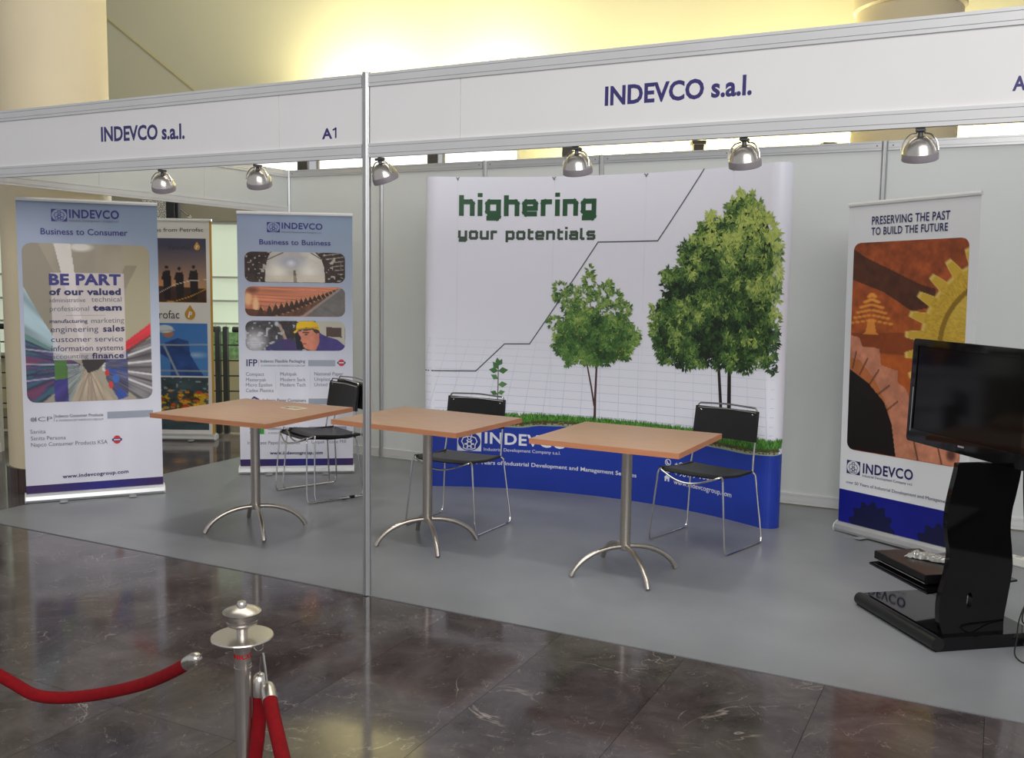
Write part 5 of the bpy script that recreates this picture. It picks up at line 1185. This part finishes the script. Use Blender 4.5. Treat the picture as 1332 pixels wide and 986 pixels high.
mb = MB(); 
for s in (-1, 1): mb.tube([(0, s * .007, .019), (-.018, s * .007, .019)], .0025, 8)
mb.build('pins', M_chrome, pg)

# ================================================================== ROPE BARRIER
SX, SY, SH = 1.446, -2.432, .87
sp = thing('rope_stanchion', 'brushed steel rope stanchion with domed finial in the foreground', 'stanchion', (SX, SY, 0))
mb = MB(); mb.lathe([(.15, 0), (.155, .006), (.15, .014), (.06, .028), (.022, .034)], 40); mb.build('foot_plate', M_steel2, sp)
mb = MB(); mb.lathe([(.0158, .034), (.0158, SH - .062)], 28); mb.build('pole', M_steel2, sp)
mb = MB(); mb.lathe([(.0168, 0), (.0168, .0022), (.016, .003), (.016, .0045), (.0168, .0053), (.0168, .0075), (.0162, .008), (.0162, .056)], 28); cu_ = mb.build('sleeve', M_steel2, sp, (0, 0, SH - .062))
P = Print(); 
vs, fs = text_mesh('UNICO', 'x'); x0, x1 = vs[:, 0].min(), vs[:, 0].max(); ch_ = caph('x'); rr_ = .0166
# direction from the post to the camera
dc = math.atan2(-3.7926 - SY, 2.711 - SX)
k_ = .0092 / ch_
me = bpy.data.meshes.new('lettering'); me.from_pydata([(rr_ * math.cos(dc - .30 + (x - (x0 + x1) * .5) * k_ / rr_ * 1.25), rr_ * math.sin(dc - .30 + (x - (x0 + x1) * .5) * k_ / rr_ * 1.25), .022 + y * k_) for x, y in vs], [], fs); me.materials.append(M_red)
o = bpy.data.objects.new('lettering', me); COL.objects.link(o); o.parent = cu_; o['label'] = 'red lettering'
mb = MB(); mb.lathe([(.016, -.006), (.058, -.003), (.0592, .0), (.058, .0022), (.016, .004)], 48); mb.build('rope_disc', M_steel2, sp, (0, 0, SH))
mb = MB(); mb.lathe([(.0105, .0), (.0105, .016), (.020, .018), (.027, .022), (.029, .026), (.0295, .030), (.0285, .031), (.0285, .032), (.0325, .034), (.0335, .042), (.0365, .046), (.0365, .048), (.033, .051), (.024, .055), (.014, .058), (.0095, .059), (.009, .0655), (.0075, .0675), (.002, .068)], 40); mb.build('finial', M_steel2, sp, (0, 0, SH + .002))
# rings through which the ropes hook
rgh = Vector((rt.x, rt.y, 0)).normalized(); fwd = Vector((fw.x, fw.y, 0)).normalized()
base_ = Vector((SX, SY, SH))
def ring_at(c, nrm, rad=.0105, r=.0011):
    mb = MB(); n_ = Vector(nrm).normalized(); u = n_.orthogonal().normalized(); w__ = n_.cross(u)
    mb.tube([tuple(Vector(c) - base_ + u * rad * math.cos(a) + w__ * rad * math.sin(a)) for a in [2 * PI * k / 20 for k in range(20)]], r, 6, closed=True); mb.build('ring', M_chrome, sp, (0, 0, SH))
hr = base_ + rgh * .034 - fwd * .012 + Vector((0, 0, -.013)); ring_at(hr, fwd * 1 + rgh * .3)
hl = base_ - rgh * .050 - fwd * .012 + Vector((0, 0, -.007)); ring_at(hl, fwd, .007)
def rope(label, pts, ring_pt, fer=.030):
    # pts: rope centre line starting just under the ferrule
    t = thing('barrier_rope', label, 'rope', pts[0], 0, 'red barrier ropes'); o0 = Vector(pts[0]); P_ = [Vector(p) - o0 for p in pts]
    cl_ = catmull(P_, 12); mb = MB(); mb.tube(cl_, .0135, 18); mb.build('velvet_cord', M_rope, t)
    d = (cl_[0] - cl_[1]).normalized(); mb = MB(); mb.tube([-d * .006, d * .0, d * .018, d * .030, d * .036, d * .039], [.0146, .0148, .0146, .0132, .0095, .005], 20); mb.build('ferrule', M_steel2, t)
    mb = MB(); e = Vector(ring_pt) - o0; mb.tube([d * .037, d * .037 * .5 + (e) * .5 + Vector((0, 0, .001)), e], .0022, 8); mb.build('hook', M_chrome, t)

rope('red velvet rope sagging away to the left of the stanchion', [(1.282, -2.41, 0.777), (1.236, -2.403, 0.749), (1.144, -2.387, 0.699), (1.052, -2.382, 0.66), (0.963, -2.386, 0.63), (0.885, -2.404, 0.614), (0.824, -2.424, 0.615), (0.77, -2.438, 0.636), (0.7, -2.458, 0.671), (0.598, -2.48, 0.732)], (1.411, -2.470, .860))
rope('red velvet rope hanging nearest the camera, right of the stanchion', [(1.531, -2.453, 0.772), (1.566, -2.483, 0.753), (1.611, -2.519, 0.728), (1.657, -2.555, 0.7), (1.714, -2.598, 0.667), (1.77, -2.64, 0.639)], (1.495, -2.429, 0.845))
rope('red velvet rope hanging close behind the stanchion pole, darker and mostly hidden', [(1.467, -2.409, 0.753), (1.469, -2.413, 0.709), (1.475, -2.428, 0.655), (1.47, -2.437, 0.595), (1.463, -2.449, 0.521), (1.452, -2.463, 0.446)], (1.479, -2.416, 0.831))
# kiosk at the far left edge
WD = Vector((.8918, .4525))
ks = thing('partition', 'pale grey partition with dark purple poster at the far left edge, beyond the column', 'partition', (-5.56, 1.33, 0), WA)
mb = MB(); mb.box((-.8, 0, 0), (.58, .05, 2.3)); mb.build('board', M_kgrey, ks)
mb = MB(); mb.box((-.8, -.02, 0), (.58, 0, .08)); mb.build('skirting', M_aluw, ks)
mb = MB(); mb.box((-.6, -.006, 1.32), (.50, 0, 2.12)); mb.build('poster', mat('purple_poster_print', (52, 24, 52), .4, 0, .4, .3, 4), ks)['label'] = 'dark purple poster'
mb = MB(); mb.box((-.7, -.03, .82), (.55, 0, 1.06)); mb.build('dark_panel', M_blk, ks)
mb = MB(); mb.box((-.72, -.06, 1.06), (.57, 0, 1.10)); mb.build('white_shelf', M_white_pl, ks)
# railing beyond the open side
rl = thing('railing', 'dark steel railing with thin horizontal bars beyond the open booth side', 'railing', (-3.985, 3.20, 0), WA)
for x in (-.045, .03, 2.2, -2.2):
    mb = MB(); mb.box((x - .022, -.03, 0), (x + .022, .03, 1.06)); mb.lathe([(.03, 1.06), (.026, 1.075), (.01, 1.08)], 14, (x, 0, 0)); mb.build('rail_post', M_rail_d, rl)
mb = MB(); mb.tube([(-2.2, 0, 1.05), (-.02, 0, 1.05)], .028, 12); mb.build('handrail', M_rail_d, rl); mb = MB(); mb.tube([(.1, 0, 1.05), (2.2, 0, 1.05)], .028, 12); mb.build('handrail', M_rail_d, rl)
for z in (.16, .30, .45, .60, .75, .90):
    mb = MB(); mb.tube([(-2.2, 0, z), (2.2, 0, z)], .007, 8); mb.build('horizontal_bar', M_rail_d, rl)
mb = MB(); mb.box((-2.2, -.06, 0), (2.2, .06, .035)); mb.build('base_rail', M_steel, rl)
# glittering glass-bead screen and loudspeaker above the distant banner
def wallpt(x, y): return (wall.location.x + math.cos(WA) * x - math.sin(WA) * y, wall.location.y + math.sin(WA) * x + math.cos(WA) * y)
q = wallpt(-4.12, -.27)
gs = thing('bead_curtain', 'glittering glass bead screen hanging above the distant roll-up banner', 'screen', (q[0], q[1], 2.14), WA)
mb = MB(); rs = random.Random(9)
for i in range(34):
    for j in range(30):
        x = .012 + i * .0125 + rs.uniform(-.003, .003); z = j * .013 + rs.uniform(-.003, .003); s = .0055; y = rs.uniform(-.01, .01); mb.add([(x - s, y, z), (x, y - s, z - s), (x + s, y, z), (x, y - s * .5, z + s), (x, y + s, z)], [(0, 1, 3), (1, 2, 3), (0, 3, 4), (3, 2, 4), (0, 4, 1), (1, 4, 2)])
mb.build('beads', M_glitter, gs)['kind'] = 'stuff'
mb = MB(); mb.box((0, -.02, .40), (.44, .02, .43)); mb.build('head_rail', M_alud, gs)
q = wallpt(-3.70, -.46)
ls = thing('loudspeaker', 'small black loudspeaker on a slim pole above the distant banner', 'loudspeaker', (q[0], q[1], 0), WA)
mb = MB(); mb.box((-.065, -.06, 2.18), (.03, .08, 2.44)); mb.build('cabinet', M_blk, ls, bevel=.006)
mb = MB(); mb.tube([(.055, 0, 0), (.055, 0, 2.50)], .02, 12); mb.build('pole', M_alud, ls)
mb = MB(); mb.lathe([(.01, -.01), (.03, 0), (.01, .02)], 12, (.17, 0, 2.2)); mb.tube([(.075, 0, 2.28), (.17, 0, 2.2)], .008, 8); mb.build('bracket', M_chrome, ls)
for n_ in (o for o in list(bpy.data.objects) if o.type == 'EMPTY'): n_.empty_display_size = .1
